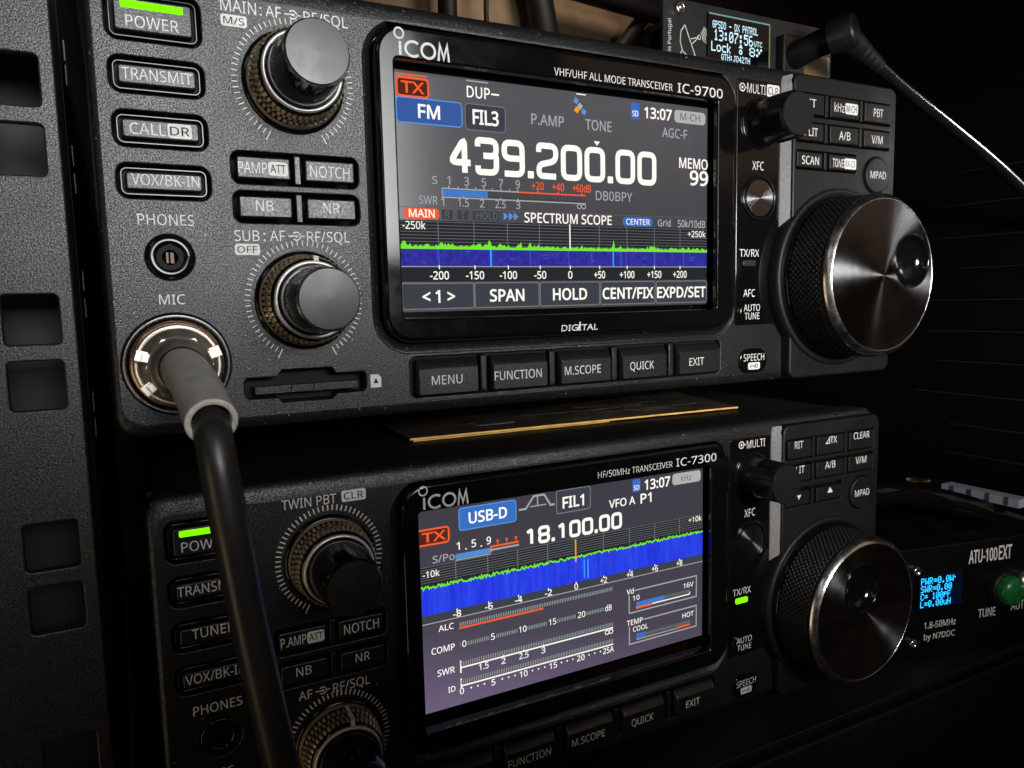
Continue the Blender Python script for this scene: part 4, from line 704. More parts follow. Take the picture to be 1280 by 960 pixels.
def upper_screen(root):
    f = lambda u, v: (-108.4 + (u + 108.4) * 1.0217, -25.72 + (v + 25.72) * 1.0217)
    s = screen_base(root, f, 27.9, -27.65, BACK_U)
    T = lambda mb, t, a, b, c, d, m, off=.008, w=W2: text(mb, t, a, b, c, d, w, m, off, f)
    C = lambda mb, t, a, b, h, wd, m, off=.008, w=W2: ctext(mb, t, a, b, h, wd, w, m, off, f)
    Q = lambda mb, a, b, c, d, m, w=W1: mb.poly([f(a, b), f(c, b), f(c, d), f(a, d)], w, m)
    def frame(mb, a, b, c, d, r, wd, m, w=W2): stroke(mb, [f(*p) for p in rr(a, b, c, d, r, 4)()], wd, w, m, True)
    mb = MB()
    pill(mb, -47.0, 22.2, -39.1, 26.3, .8, W1, E_RD, f); frame(mb, -47.0, 22.2, -39.1, 26.3, .8, .5, E_R); T(mb, 'TX', -45.9, 23.0, -40.2, 25.5, E_R, .02)
    Q(mb, -47, 26.9, -39.2, 27.2, E_R); Q(mb, -29, 27.2, -23, 27.5, E_GR)
    T(mb, 'DUP', -28.9, 23.5, -22.6, 26.1, E_W); Q(mb, -22.2, 24.6, -20.0, 25.0, E_W)
    pill(mb, -47.3, 16.25, -30.4, 21.9, .9, W1, E_FM, f); frame(mb, -47.3, 16.25, -30.4, 21.9, .9, .3, E_LB); T(mb, 'FM', -41.8, 17.6, -36.3, 20.6, E_W, .02)
    pill(mb, -29.5, 15.9, -18.4, 22.0, .9, W1, E_KEY, f); frame(mb, -29.5, 15.9, -18.4, 22.0, .9, .25, E_KE); T(mb, 'FIL3', -27.4, 17.4, -20.4, 20.7, E_W, .02)
    T(mb, 'P.AMP', -10.8, 18.7, -1.0, 21.3, E_GR); T(mb, 'TONE', 5.8, 18.7, 14.2, 21.3, E_GR); T(mb, 'AGC-F', 31.7, 18.8, 40.8, 21.3, E_GR)
    for a, b, m in ((0, 0, E_PL), (-1.2, 1.3, E_LB), (1.2, -1.3, E_LB), (-1.0, -1.0, E_OR)):
        mb.poly([f(4.1 + a + x, 24.4 + b + y) for x, y in ((-.9, -.2), (.2, -.9), (.9, .2), (-.2, .9))], W2, m)
    Q(mb, 3, 27.3, 6, 27.55, E_W); Q(mb, 25, 27.3, 35, 27.6, E_DG)
    pill(mb, 20.9, 22.8, 23.7, 27.0, .4, W1, E_B, f); T(mb, 'SD', 21.3, 23.5, 23.3, 24.9, E_W, .01); T(mb, '13:07', 25.5, 23.4, 35.0, 26.2, E_W, .02)
    pill(mb, 36.1, 23.1, 47.6, 26.5, 1.0, W1, E_PL, f); T(mb, 'M-CH', 38.2, 23.9, 45.5, 25.8, E_DG, .004)
    mb.build('status_icons', B0, s)
    mb = MB(); number(mb, '439.200.00', -34.6, 29.6, 5.3, 9.1, 1.55, 1.9, .75, W2, E_W, f)
    mb.poly([f(8.4, 15.9), f(9.4, 14.8), f(10.4, 15.9)], W2, E_W); T(mb, 'MEMO', 37.9, 10.8, 48.5, 13.6, E_W, .012); T(mb, '99', 41.9, 6.3, 48.6, 10.2, E_W, .02)
    mb.build('frequency_readout', B0, s)
    mb = MB()
    T(mb, 'S', -38.8, 2.6, -37.5, 4.4, E_GR); T(mb, 'SWR', -42.4, -2.2, -37.6, -.3, E_GR)
    for t, x in (('1', -34.47), ('3', -29.62), ('5', -24.9), ('7', -20.07), ('9', -15.22)): C(mb, t, x, 3.6, 2.0, .8 if t == '1' else 1.25, E_GR); Q(mb, x - .15, 1.6, x + .15, 2.4, E_GR)
    for x in (-32, -27.2, -22.5, -17.6): Q(mb, x - .15, 1.9, x + .15, 2.3, E_GR)
    for t, x, d in (('+20', -9.27, 3.6), ('+40', -3.06, 3.6), ('+60dB', 4.4, 5.8)): C(mb, t, x, 3.5, 1.9, d, E_R); Q(mb, x - .2, 1.6, x + .2, 2.3, E_R)
    Q(mb, -36.2, 1.55, -15.0, 1.85, E_GR); Q(mb, -15.0, 1.5, 5.6, 1.85, E_R); Q(mb, -36.2, -.1, -23.8, 1.45, E_B)
    for i in range(28): Q(mb, -36.0 + i * .44, -.1, -35.88 + i * .44, 1.45, E_LB, W2)
    Q(mb, -23.8, .0, 5.6, 1.35, E_DK)
    for i in range(66): Q(mb, -23.6 + i * .444, .1, -23.4 + i * .444, 1.3, E_DG, W2)
    Q(mb, -36.3, -.55, 5.6, -.25, E_GR); Q(mb, -36.4, -.55, -36.15, 1.85, E_GR)
    for t, x, d in (('1', -36.27, .8), ('1.5', -30.64, 2.9), ('2', -25.5, 1.2), ('2.5', -20.3, 2.9), ('3', -15.2, 1.2)): C(mb, t, x, -1.5, 1.9, d, E_GR); Q(mb, x - .12, -.6, x + .12, .2, E_GR)
    stroke(mb, [f(*p) for p in arc(3.5, -1.2, .65, .55, 0, 360, 12)[:-1]], .25, W2, E_GR, True); stroke(mb, [f(*p) for p in arc(4.9, -1.2, .65, .55, 0, 360, 12)[:-1]], .25, W2, E_GR, True)
    T(mb, 'DB0BPY', 8.9, .7, 21.1, 3.1, E_GR, .004)
    mb.build('signal_meter', B0, s)
    mb = MB()
    Q(mb, -47.6, -3.1, 48.4, -2.95, E_DG); pill(mb, -46.3, -5.7, -37.3, -3.2, .7, W1, E_R, f); T(mb, 'MAIN', -45.1, -5.3, -38.5, -3.5, E_W, .012)
    pill(mb, -36.6, -5.6, -33.6, -3.4, .3, W1, E_KEY, f); pill(mb, -32.4, -5.6, -29.4, -3.4, .3, W1, E_KEY, f); pill(mb, -28.2, -5.6, -20.6, -3.4, .3, W1, E_KEY, f)
    C(mb, 'R', -35.1, -4.5, 1.7, 1.3, E_DG); C(mb, 'T', -30.9, -4.5, 1.7, 1.2, E_DG); T(mb, 'HOLD', -27.2, -5.3, -21.2, -3.6, E_DG)
    for x in (-19.5, -18.0, -16.5): mb.poly([f(x, -5.4), f(x + 1.35, -4.4), f(x, -3.4)], W2, E_LB)
    T(mb, 'SPECTRUM SCOPE', -13.4, -5.7, 14.0, -3.3, E_W, .01)
    pill(mb, 17.9, -5.9, 28.2, -3.4, .9, W1, E_B, f); T(mb, 'CENTER', 19.0, -5.4, 27.2, -3.9, E_W, .004); T(mb, 'Grid', 30.1, -5.6, 34.7, -3.8, E_PL); T(mb, '50k/10dB', 37.4, -5.7, 47.7, -3.7, E_PL)
    Q(mb, -47.6, -12.6, 48.4, -6.0, E_SB)
    for i in range(8): Q(mb, -47.6, -6.4 - i * .78, 48.4, -6.28 - i * .78, E_GL, W2)
    for x in (-37.7, -28.0, -18.5, -9.0, 9.9, 19.2, 28.8, 38.2): Q(mb, x - .1, -12.4, x + .1, -6.0, E_GL, W2)
    T(mb, '-250k', -46.9, -8.1, -41.0, -6.3, E_W, .006, W3); T(mb, '+250k', 41.1, -8.4, 47.8, -6.7, E_W, .006, W3)
    Q(mb, .2, -12.6, .55, -5.9, E_W, W3)
    rnd = random.Random(3); pts = []
    for i in range(240):
        x = -47.6 + 96.0 * i / 239; y = -12.3 + abs(rnd.gauss(0, .42))
        for px, h, sg in ((-23.7, 2.0, .35), (14.6, 2.2, .3), (-12, 1.2, .4), (-37, .8, .6), (-46.6, 1.0, .6), (28.8, .8, .5), (-19.5, .5, .3), (17, .7, .3)): y += h * math.exp(-((x - px) / sg) ** 2)
        pts.append((x, y))
    for (a, b), (c, d) in zip(pts, pts[1:]): mb.poly([f(a, -12.75), f(c, -12.75), f(c, d + .1), f(a, b + .1)], W3, E_G)
    Q(mb, -47.6, -16.85, 48.4, -12.6, E_WF)
    for x, wd, m in ((-23.4, .45, E_CY), (-24.0, .3, E_WB), (14.5, .4, E_CY), (-37.8, .5, E_WS), (-11.9, .4, E_WS), (-.1, .3, E_WS), (17.2, .5, E_WS), (28.9, .5, E_WS), (7.4, .3, E_WS), (19, .3, E_WS), (39.5, .4, E_WS)): Q(mb, x - wd / 2, -16.8, x + wd / 2, -12.7, m, W2)
    for i in range(60):
        x = rnd.uniform(-47, 46); y = rnd.uniform(-16.6, -13); Q(mb, x, y, x + rnd.uniform(.3, 2.2), y + .28, E_WS if rnd.random() < .35 else E_WF, W2 + .01)
    Q(mb, -47.6, -20.5, 48.4, -16.85, E_SB); Q(mb, -47.6, -17.0, 48.4, -16.8, E_GR, W2)
    for t, x in (('-200', -37.7), ('-150', -28.0), ('-100', -18.5), ('-50', -9.0), ('0', .35), ('+50', 9.9), ('+100', 19.2), ('+150', 28.8), ('+200', 38.2)):
        C(mb, t, x, -19.0, 1.9, {1: 1.3, 3: 3.6, 4: 5.0}[len(t)], E_W, .012); Q(mb, x - .15, -17.5, x + .15, -16.6, E_W, W3)
    mb.build('spectrum_scope', B0, s)
    for (a, b), (t, x0, x1) in zip(((-47.6, -28.5), (-28.2, -9.5), (-9.1, 9.8), (10.2, 29.0), (29.5, 48.4)), (('< 1 >', -42.3, -33.8), ('SPAN', -23.9, -14.0), ('HOLD', -5.1, 5.6), ('CENT/FIX', 10.9, 28.3), ('EXPD/SET', 29.9, 48.0))):
        mb = MB(); pill(mb, a, -27.0, b, -20.9, .5, W1, E_KEY, f); frame(mb, a, -27.0, b, -20.9, .5, .3, E_KE); T(mb, t, x0, -25.5, x1, -22.6, E_W, .02); mb.build('soft_key', B0, s, 'on-screen key reading ' + t)

def lower_screen(root):
    f = lambda u, v: (-112.4 + (u + 112.4) * 1.021, 81.97 + (v - 81.97) * 1.021)
    s = screen_base(root, f, 29.6, -24.6, BACK_L)
    T = lambda mb, t, a, b, c, d, m, off=.008, w=W2: text(mb, t, a, b, c, d, w, m, off, f)
    C = lambda mb, t, a, b, h, wd, m, off=.008, w=W2: ctext(mb, t, a, b, h, wd, w, m, off, f)
    Q = lambda mb, a, b, c, d, m, w=W1: mb.poly([f(a, b), f(c, b), f(c, d), f(a, d)], w, m)
    S = lambda mb, pts, wd, m, closed=False, w=W2: stroke(mb, [f(*p) for p in pts], wd, w, m, closed)
    mb = MB()
    pill(mb, -48.3, 20.6, -39.2, 24.6, .8, W1, E_RD, f); S(mb, rr(-48.3, 20.6, -39.2, 24.6, .8, 4)(), .5, E_R, True); T(mb, 'TX', -46.7, 21.4, -40.2, 23.8, E_R, .02)
    pill(mb, -36.1, 22.9, -18.9, 28.8, .8, W1, E_B, f); S(mb, rr(-36.1, 22.9, -18.9, 28.8, .8, 4)(), .3, E_LB, True); T(mb, 'USB-D', -33.2, 24.4, -21.8, 27.3, E_W, .02)
    S(mb, [(-18.0, 25.8), (-15.8, 25.8), (-13.2, 29.0), (-9.8, 29.0), (-7.8, 25.8), (-6.4, 25.8)], .55, E_GR); S(mb, [(-14.4, 26.2), (-9.2, 26.2)], .3, E_GR); S(mb, [(-12, 26.0), (-12, 29.0)], .35, E_GR)
    pill(mb, -5.8, 22.9, 5.7, 29.4, .8, W1, E_KEY, f); S(mb, rr(-5.8, 22.9, 5.7, 29.4, .8, 4)(), .35, E_KE, True); T(mb, 'FIL1', -3.7, 24.2, 3.4, 27.3, E_W, .02)
    T(mb, 'VFO A', 12.3, 21.9, 21.8, 24.2, E_W, .012); T(mb, 'P1', 23.9, 21.7, 27.9, 24.5, E_W, .016)
    pill(mb, 20.9, 25.4, 23.8, 29.2, .4, W1, E_B, f); T(mb, 'SD', 21.3, 26.0, 23.4, 27.4, E_W); T(mb, '13:07', 25.5, 25.6, 35.1, 28.5, E_W, .02)
    pill(mb, 36.1, 25.5, 47.5, 29.0, 1.0, W1, E_PL, f); T(mb, 'kHz', 39.5, 26.3, 43.6, 28.2, E_DG, .0, W3)
    mb.build('status_icons', B0, s)
    mb = MB(); number(mb, '18.100.00', -16.4, 16.9, 15.3, 5.0, .95, 1.1, .5, W2, E_W, f); mb.build('frequency_readout', B0, s)
    mb = MB()
    T(mb, 'S/Po', -44.0, 15.5, -37.7, 17.4, E_GR)
    for t, x in (('1', -36.6), ('5', -32.0), ('9', -27.5)): C(mb, t, x, 18.9, 2.0, .9 if t == '1' else 1.3, E_W)
    for x in (-34.3, -29.8): C(mb, '.', x, 18.6, 2, .4, E_W)
    for x in (-24.8, -22, -19.1): mb.poly([f(*p) for p in circ(x, 18.4, .38, 10)()], W2, E_R); Q(mb, x - .12, 17.2, x + .12, 18.2, E_R)
    Q(mb, -37.4, 15.4, -27.1, 16.8, E_LB); Q(mb, -27.1, 15.9, -18.2, 16.4, E_GR); Q(mb, -27.1, 16.8, -18.2, 17.3, E_R); Q(mb, -37.5, 15.0, -27, 15.3, E_GR); Q(mb, -27.0, 15.4, -26.6, 17.2, E_R)
    for i in range(24): Q(mb, -37.2 + i * .42, 15.4, -37.08 + i * .42, 16.8, E_B, W2)
    mb.build('signal_meter', B0, s)
    mb = MB()
    Q(mb, -48.8, 9.0, 48.4, 14.9, E_SB)
    for i in range(7): Q(mb, -48.8, 10.6 + i * .68, 48.4, 10.74 + i * .68, E_GL, W2)
    for x in (-37.5, -28.0, -18.7, -9.0, 10.1, 19.7, 29.2, 38.9): Q(mb, x - .12, 9.2, x + .12, 14.9, E_GL, W2)
    T(mb, '-10k', -46.9, 12.0, -42.2, 13.7, E_W, .006, W3); T(mb, '+10k', 42.6, 12.9, 47.9, 14.5, E_W, .006, W3)
    rnd = random.Random(5); pts = [(-48.8 + 97.2 * i / 299, 9.35 + rnd.uniform(-.42, .42)) for i in range(300)]
    S(mb, pts, .42, E_G, w=W3)
    Q(mb, -48.8, 1.9, 48.4, 9.1, E_WB)
    for x, wd, m in ((3.3, .35, E_CY), (4.6, .4, E_CY), (.3, .3, E_WS), (12.6, .25, E_WS)): Q(mb, x - wd / 2, 2.6 if m is E_CY else 2, x + wd / 2, 8.2 if m is E_CY else 9, m, W2)
    Q(mb, .15, 8.0, .6, 14.6, E_OR, W3 - .02)
    Q(mb, -48.8, -.5, 48.4, 1.9, E_KEY); Q(mb, -48.8, -.5, 48.4, -.25, E_GR, W2)
    for t, x in (('-8', -37.5), ('-6', -28), ('-4', -18.7), ('-2', -9), ('0', .4), ('+2', 10.1), ('+4', 19.7), ('+6', 29.2), ('+8', 38.9)):
        C(mb, t, x, .75, 1.7, 1.2 if t == '0' else 2.3, E_W, .012, W3); Q(mb, x - .15, 1.4, x + .15, 2.1, E_W, W3)
    mb.build('spectrum_scope', B0, s)
    def bar(mb, y, h, u0=-37.0, u1=13.4, n=92):
        Q(mb, u0, y, u1, y + h, E_KEY)
        for i in range(n): x = u0 + (u1 - u0) * (i + .5) / n; Q(mb, x - .1, y, x + .1, y + h, E_GR, W2)
    mb = MB(); T(mb, 'ALC', -43.0, -3.1, -38.6, -1.5, E_W, .006); bar(mb, -3.0, 1.1); Q(mb, -37.1, -3.7, -10.7, -3.2, E_R); mb.build('bar_meter', B0, s, 'ALC bar meter with a red line')
    mb = MB(); T(mb, 'COMP', -45.2, -8.9, -38.5, -7.2, E_W, .006); bar(mb, -8.6, 1.1)
    for t, x, d in (('0', -35.7, 1.2), ('5', -27.0, 1.2), ('10', -17.6, 2.4), ('15', -7.8, 2.4), ('20', 2.1, 2.6), ('dB', 11.7, 2.4)): Q(mb, x - d / 2 - .4, -8.9, x + d / 2 + .4, -7.0, E_KEY, W2 - .01); C(mb, t, x, -7.95, 1.7, d, E_W, .006, W3)
    mb.build('bar_meter', B0, s, 'COMP bar meter marked 0 to 20 dB')
    mb = MB(); T(mb, 'SWR', -43.7, -15.2, -38.7, -13.5, E_W, .006); bar(mb, -13.9, 1.2); Q(mb, -37.1, -14.6, 13.4, -14.2, E_W); Q(mb, -37.1, -15.9, -36.7, -12.4, E_W)
    for t, x, d in (('1.5', -30.0, 2.9), ('2', -23.9, 1.3), ('2.5', -17.4, 3.0), ('3', -11.0, 1.3)): C(mb, t, x, -15.6, 1.7, d, E_W, .006); Q(mb, x - .12, -14.5, x + .12, -13.9, E_W, W3)
    for x in (11.2, 12.6): S(mb, arc(x, -15.4, .7, .6, 0, 360, 12)[:-1], .26, E_W, True)
    mb.build('bar_meter', B0, s, 'SWR bar meter')
    mb = MB(); T(mb, 'ID', -40.8, -20.4, -38.7, -18.9, E_W, .006); bar(mb, -19.0, 1.2); Q(mb, -37.1, -19.7, 13.4, -19.3, E_W); Q(mb, -37.1, -20.2, -36.7, -17.4, E_W)
    for t, x, d in (('0', -36.8, 1.2), ('5', -27.2, 1.2), ('10', -17.6, 2.5), ('15', -7.8, 2.5), ('20', 1.7, 2.6), ('25A', 11.6, 3.9)): C(mb, t, x, -20.9, 1.7, d, E_W, .008)
    for a, b in ((-36.8, -27.2), (-27.2, -17.6), (-17.6, -7.8), (-7.8, 1.7), (1.7, 11.6)):
        for k in (1, 2, 3, 4):
            if k in (1, 2, 3): x = a + (b - a) * (k + .4) / 4.8 ; mb.poly([f(*p) for p in circ(x, -20.7, .26, 8)()], W2, E_W)
    mb.build('bar_meter', B0, s, 'ID bar meter marked 0 to 25 A')
    for t0, t1, t2, y0, y1, lab in (('Vd', '10', '16V', -11.3, -4.6, 'voltage meter box'), ('TEMP', 'COOL', 'HOT', -21.0, -14.3, 'temperature meter box')):
        mb = MB(); g = 18.6 + (2.8 if t0 == 'Vd' else 6.2)
        S(mb, [(g, y1), (45.9, y1), (45.9, y0), (19.4, y0), (19.4, y1 - 1.2)], .4, E_GR)
        T(mb, t0, 18.5, y1 - .8, g - .3, y1 + .8, E_W, .004)
        if t0 == 'Vd':
            T(mb, '10', 20.8, -7.7, 23.3, -6.2, E_W, .004); T(mb, '16V', 40.6, -7.7, 44.7, -6.2, E_W, .004); Q(mb, 22.1, -9.7, 33.2, -8.4, E_B); Q(mb, 33.2, -9.4, 43.2, -8.5, E_DG); Q(mb, 22.1, -10.2, 43.2, -9.85, E_W, W2); Q(mb, 22.1, -10.45, 28.3, -9.85, E_R, W3); Q(mb, 43.0, -10.2, 43.3, -9.2, E_W)
            for i in range(22): Q(mb, 22.2 + i * .5, -9.7, 22.32 + i * .5, -8.4, E_LB, W2)
        else:
            T(mb, 'COOL', 20.8, -17.4, 26.5, -15.9, E_W, .004); T(mb, 'HOT', 40.2, -17.3, 44.8, -15.8, E_W, .004); Q(mb, 22.1, -19.7, 25.4, -18.3, E_B); Q(mb, 25.4, -19.4, 43.3, -18.5, E_DG); Q(mb, 38.0, -20.2, 43.3, -19.6, E_R); Q(mb, 22.1, -20.2, 38, -19.9, E_GR)
        mb.build('bar_meter', B0, s, lab)

up_r = transceiver('upper', 'upper black radio transceiver of the stack, its screen reading 439.200.00', B0)
upper_screen(up_r)
LO = (3.955, 5.544, -110.544 / VS)
lo_r = transceiver('lower', 'lower black radio transceiver of the stack, its screen reading 18.100.00', tuple(B0[i] + LO[i] for i in range(3)))
lower_screen(lo_r)

# ================================================================== the rack
frame_scale(sv=1.026, ov=-.26)
# perforated front rail at the left
b = (-125.0, 2.0, -200.0)
rail = thing('rack_rail', 'grey perforated steel rack rail with square holes left of the radios', 'rack rail', b)
mb = MB(); hs = []
for k in range(-4, 3):
    c = 17.6 + k * 44.45
    for d in (0, -12.7): hs.append(rr(-128.9, c + d - 4.75, -119.3, c + d + 4.75, .9, 4))
plate(mb, rr(-150, -200, -116.6, 130, .6), hs, 0, 2.0, .35, RAILM, .35); mb.build('rail_face', b, rail)
mb = MB(); box(mb, -118.6, 1.9, -200, -116.9, 34, 110, RAILM); mb.build('rail_flange', b, rail)
mb = MB()
box(mb, -150, 26, -200, -118.8, 28, 110, mat('rail_back_paint', (0.016, 0.018, 0.017), .5, spec=.3, smudge=.1)); mb.build('rail_back', b, rail)
# inner wall of the rack behind the rail, light in its slots painted as pale patches
b = (-113.5, 60, -200)
t = thing('rack_side_wall', 'dark slotted rack wall in the gap between rail and radios', 'rack wall', b)
mb = MB(); box(mb, -118.5, 40, -200, -117, 330, 110, RECESS); mb.build('wall_sheet', b, t)
SLOTM = mat('lit_slot_tone', (0.10, 0.095, 0.09), .5)
mb = MB()
for v in (38, 32, 12, 5, -20, -27, -52, -59): box(mb, -117.0, 60, v, -116.7, 68, v + 5, SLOTM)
mb.build('slot', b, t)
# ribbed side panel at the right
b = (236, 60, -200)
t = thing('rack_side_panel', 'black ribbed rack side panel at far right behind the dials', 'rack panel', b)
mb = MB(); box(mb, 236, -5, -200, 239, 340, 160, RECESS); mb.build('panel_sheet', b, t)
RIBM = mat('rib_edge', (0.035, 0.034, 0.032), .4, spec=.6, smudge=.25, smscale=120)
for i in range(12):
    v = -.7 - (i - 2) * 14.1
    v += random.uniform(-.5, .5); w1 = random.uniform(40, 64)
    mb = MB(); tube(mb, [(235.6, -3, v), (235.7, 25, v + random.uniform(-.3, .3)), (235.8, w1, v)], [.36, .3, .2], RIBM, 8); mb.build('rib', b, t)
# shelf under the lower radio and the equipment below
b = (60, 100, -164)
mb = MB(); plate(mb, rr(-115, -164, 300, -161.6, .4), [], -13, 250, .5, DARKP)
mb.add([(-115, 250, -164), (300, 250, -164), (300, 250, -161.6), (-115, 250, -161.6)], [(3, 2, 1, 0)], DARKP)
o = place(mb.build('rack_shelf', b), b); tag(o, 'thin black rack shelf the lower radio and tuner stand on', 'shelf')
b = (60, 0, -262)
t = thing('equipment_case', 'black equipment case below the shelf at the bottom edge', 'equipment', b)
mb = MB(); plate(mb, rr(-115, -262, 300, -170.5, 2), [], -9, 200, 1.2, DARKP); mb.build('case_body', b, t)
mb = MB(); plate(mb, rr(64, -215, 100, -184, 3), [], -11.5, -8, .8, DARKP); mb.build('handle_plate', b, t)
frame_scale(1.04, -22, 1.063, 5.6)
# timber back of the cupboard seen over the upper radio, with things in front of it
b = (160, 312, 60)
WOOD = mat('dim_timber', (0.20, 0.13, 0.075), .6, speck=.35, sscale=35, bump=.2, bscale=60)
mb = MB(); plate(mb, rr(40, 60, 275, 300, 1), [], 300, 314, 1, WOOD); o = place(mb.build('timber_panel', b), b); tag(o, 'brown timber panel in the dark behind the upper radio', 'wood panel')
b = (100, 348, -200); mb = MB(); plate(mb, rr(-160, -200, 330, 330, 1), [], 345, 350, 1, RECESS); o = place(mb.build('back_panel', b), b); tag(o, 'black back panel closing the rack behind everything', 'rack panel')
def bars(name, label, pts, r, n=4):
    mb = MB(); tube(mb, pts, r, DARKP, 12); bb = pts[0]; o = place(mb.build(name, bb), bb); tag(o, label, 'strut', 'dark struts behind the upper radio')
bars('strut', 'leftmost thin dark upright strut before the brown timber panel', [(104, 280, 60), (104, 280, 250)], 6)
bars('strut', 'thinnest dark upright strut before the brown timber panel', [(129, 280, 60), (131, 280, 250)], 1.6)
bars('strut', 'thick dark slanting strut before the brown timber panel', [(178, 280, 110), (158, 280, 200)], 9)
bars('strut', 'dark slanting strut nearest the small clock unit', [(226, 280, 130), (262, 280, 172)], 5)
bars('strut', 'dark crossbar before the brown timber panel', [(168, 272, 166), (276, 272, 158)], 7)
CLOTH = mat('blue_cloth', (0.02, 0.03, 0.09), .8, bump=.3, bscale=200)
frame_scale(); b = (232, 262, 118)
mb = MB(); V = []
for i in range(9):
    for j in range(7): V.append((206 + i * 6 + j * 1.5, 262 + 3 * math.sin(i * 1.4 + j * .5), 92 + j * 8.0 - i * 1.5 + (2.5 * i if j == 6 else 0) - .35 * (i - 4) ** 2 * (j / 6)))
mb.add(V, [(i * 7 + j, (i + 1) * 7 + j, (i + 1) * 7 + j + 1, i * 7 + j + 1) for i in range(8) for j in range(6)], CLOTH, True)
o = place(mb.build('blue_cloth', b), b); tag(o, 'scrap of blue cloth behind the clock unit', 'cloth')

frame_scale()
# ================================================================== sheet lying on the lower radio
b = (27, 50, -67.9)
t = thing('thin_sheet', 'thin dark sheet with an amber front edge lying on the lower radio', 'sheet', b)
SHEET = mat('dusty_sheet', (0.10, 0.082, 0.06), .24, spec=.5, smudge=.3, smscale=40, speck=.25, sscale=90)
AMB = mat('amber_edge', (0.85, 0.50, 0.13), .4, spec=.4, speck=.2, sscale=150)
c4 = [(-33.0, 41.0), (93.5, 34.0), (105.0, 84.0), (-32.0, 71.0)]
mb = MB(); mb.add([(x, y, -67.2) for x, y in c4] + [(x, y, -67.8) for x, y in c4], [(0, 1, 2, 3), (7, 6, 5, 4), (1, 5, 6, 2), (2, 6, 7, 3), (3, 7, 4, 0)], SHEET)
SC = mat('scuff', (0.85, 0.82, 0.75), .5, speck=.5, sscale=300)
for p_, wd in (([(14, 62), (34, 59), (52, 58.4), (68, 60)], .7), ([(42, 68), (62, 64), (80, 65)], .45), ([(-6, 51), (2, 50.2), (8, 50.6)], 1.1), ([(56, 48), (72, 46.5)], .5), ([(34, 54), (56, 51), (88, 50.5)], .3), ([(-20, 55), (-4, 57)], .3)):
    m2 = MB(); stroke(m2, spline_2d(p_), wd, 0, SC); mb.add([(x, z, -67.17) for x, _, z in m2.v], m2.f, SC)
mb.build('sheet_face', b, t)
mb = MB(); mb.add([(x, y - .05, z) for z in (-67.75, -67.15) for x, y in c4[:2]], [(0, 1, 3, 2)], AMB); mb.build('sheet_edge', b, t)
mb = MB(); mb.add([(-32.0, 40.6, -68.2), (38, 36.6, -68.1), (37, 36.9, -67.85), (-32, 40.8, -67.85)], [(0, 1, 2, 3)], AMB); mb.build('split_ply', b, t)

frame_scale(sv=1.026)
# ================================================================== microphone plug and cable
b = (-98.5, -2, -37)
t = thing('microphone_cable', 'black microphone cable with a nickel plug in the upper radio', 'cable', b)
mb = MB(); lathe(mb, -98.5, -37, [(9.2, 2), (9.2, -1.0), (8.95, -1.5), (8.6, -1.6)], COPPER, 72, cap=False)
lathe(mb, -98.5, -37, [(8.6, -1.2), (8.55, -3.0), (8.3, -3.5), (7.9, -3.6), (7.7, -3.2)], CHROME, 72, cap=False)
lathe(mb, -98.5, -37, [(7.7, -3.2), (7.65, -4.4), (7.4, -4.8), (6.2, -6.4), (6.1, -6.6)], CHROME, 72, cap=False); mb.build('coupling_nut', b, t)
mb = MB(); lathe(mb, -98.5, -37, [(7.0, -5.6), (7.0, -7.2), (6.4, -7.9), (5.4, -8.1)], CHROME, 6, smooth=False, cap=False)
lathe(mb, -98.5, -37.1, [(6.1, -7.6), (6.1, -9.4), (5.8, -9.9), (5.3, -10.2), (5.6, -10.7), (5.2, -11.1), (5.5, -11.6), (5.1, -12.0), (5.4, -12.5), (5.0, -12.9), (5.0, -13.8), (4.4, -14.4)], CHROME, 64, cap=False)
for a in (20, 162, 215, 300):
    A = math.radians(a); ca, sa = math.cos(A), math.sin(A)
    for r0, r1, w0, w1, hw in ((6.4, 8.4, -4.6, -6.8, 1.05), (5.6, 7.2, -6.6, -8.8, .8)):
        Q_ = [(-98.5 + r * ca - h * sa, w_, -37 + r * sa + h * ca) for w_ in (w0, w1) for r, h in ((r0, -hw), (r1, -hw), (r1, hw), (r0, hw))]
        mb.add(Q_, [(7, 6, 5, 4), (0, 1, 5, 4), (1, 2, 6, 5), (2, 3, 7, 6), (3, 0, 4, 7)], CHROME)
mb.build('collar', b, t)
frame_scale(); b = (-98.5, -2, -37 * 1.026)
ax = [(-98.3, -11.5, -38.2), (-97.4, -20, -39.8), (-96.7, -29, -42.2), (-96.1, -38.5, -45.5)]
pth = spline(ax, 8)
mb = MB(); tube(mb, pth, [4.35] * len(pth), SLEEVE, 40, caps=False)
# thick rim at the free end of the sleeve
d = (Vector(ax[-1]) - Vector(ax[-2])).normalized(); e0 = Vector(ax[-1]); s1 = Vector((1, 0, 0)); s1 = (s1 - d * s1.dot(d)).normalized(); s2 = d.cross(s1)
ring = lambda r, o_: [tuple(e0 + d * o_ + (s1 * math.cos(2 * math.pi * k / 40) + s2 * math.sin(2 * math.pi * k / 40)) * r) for k in range(40)]
prof = [ring(4.35, 0), ring(4.3, .25), ring(4.1, .4), ring(3.45, .4), ring(3.3, .2), ring(3.25, -3)]
mb.add([q for R_ in prof for q in R_], [(i * 40 + k, i * 40 + (k + 1) % 40, (i + 1) * 40 + (k + 1) % 40, (i + 1) * 40 + k) for i in range(5) for k in range(40)], mat('sleeve_cut_end', (0.62, 0.59, 0.53), .5, speck=.1), True)
mb.build('sleeve', b, t)
cp = spline([(-96.4, -34, -43.9), (-96.0, -38.6, -47.6), (-95.7, -40.6, -52.4), (-95.0, -41.2, -59.4), (-93.9, -41, -68.7), (-92.3, -40, -81.6), (-90.4, -39.5, -95), (-88.3, -39, -109.5), (-86, -38, -125), (-83.3, -36, -143)], 8)
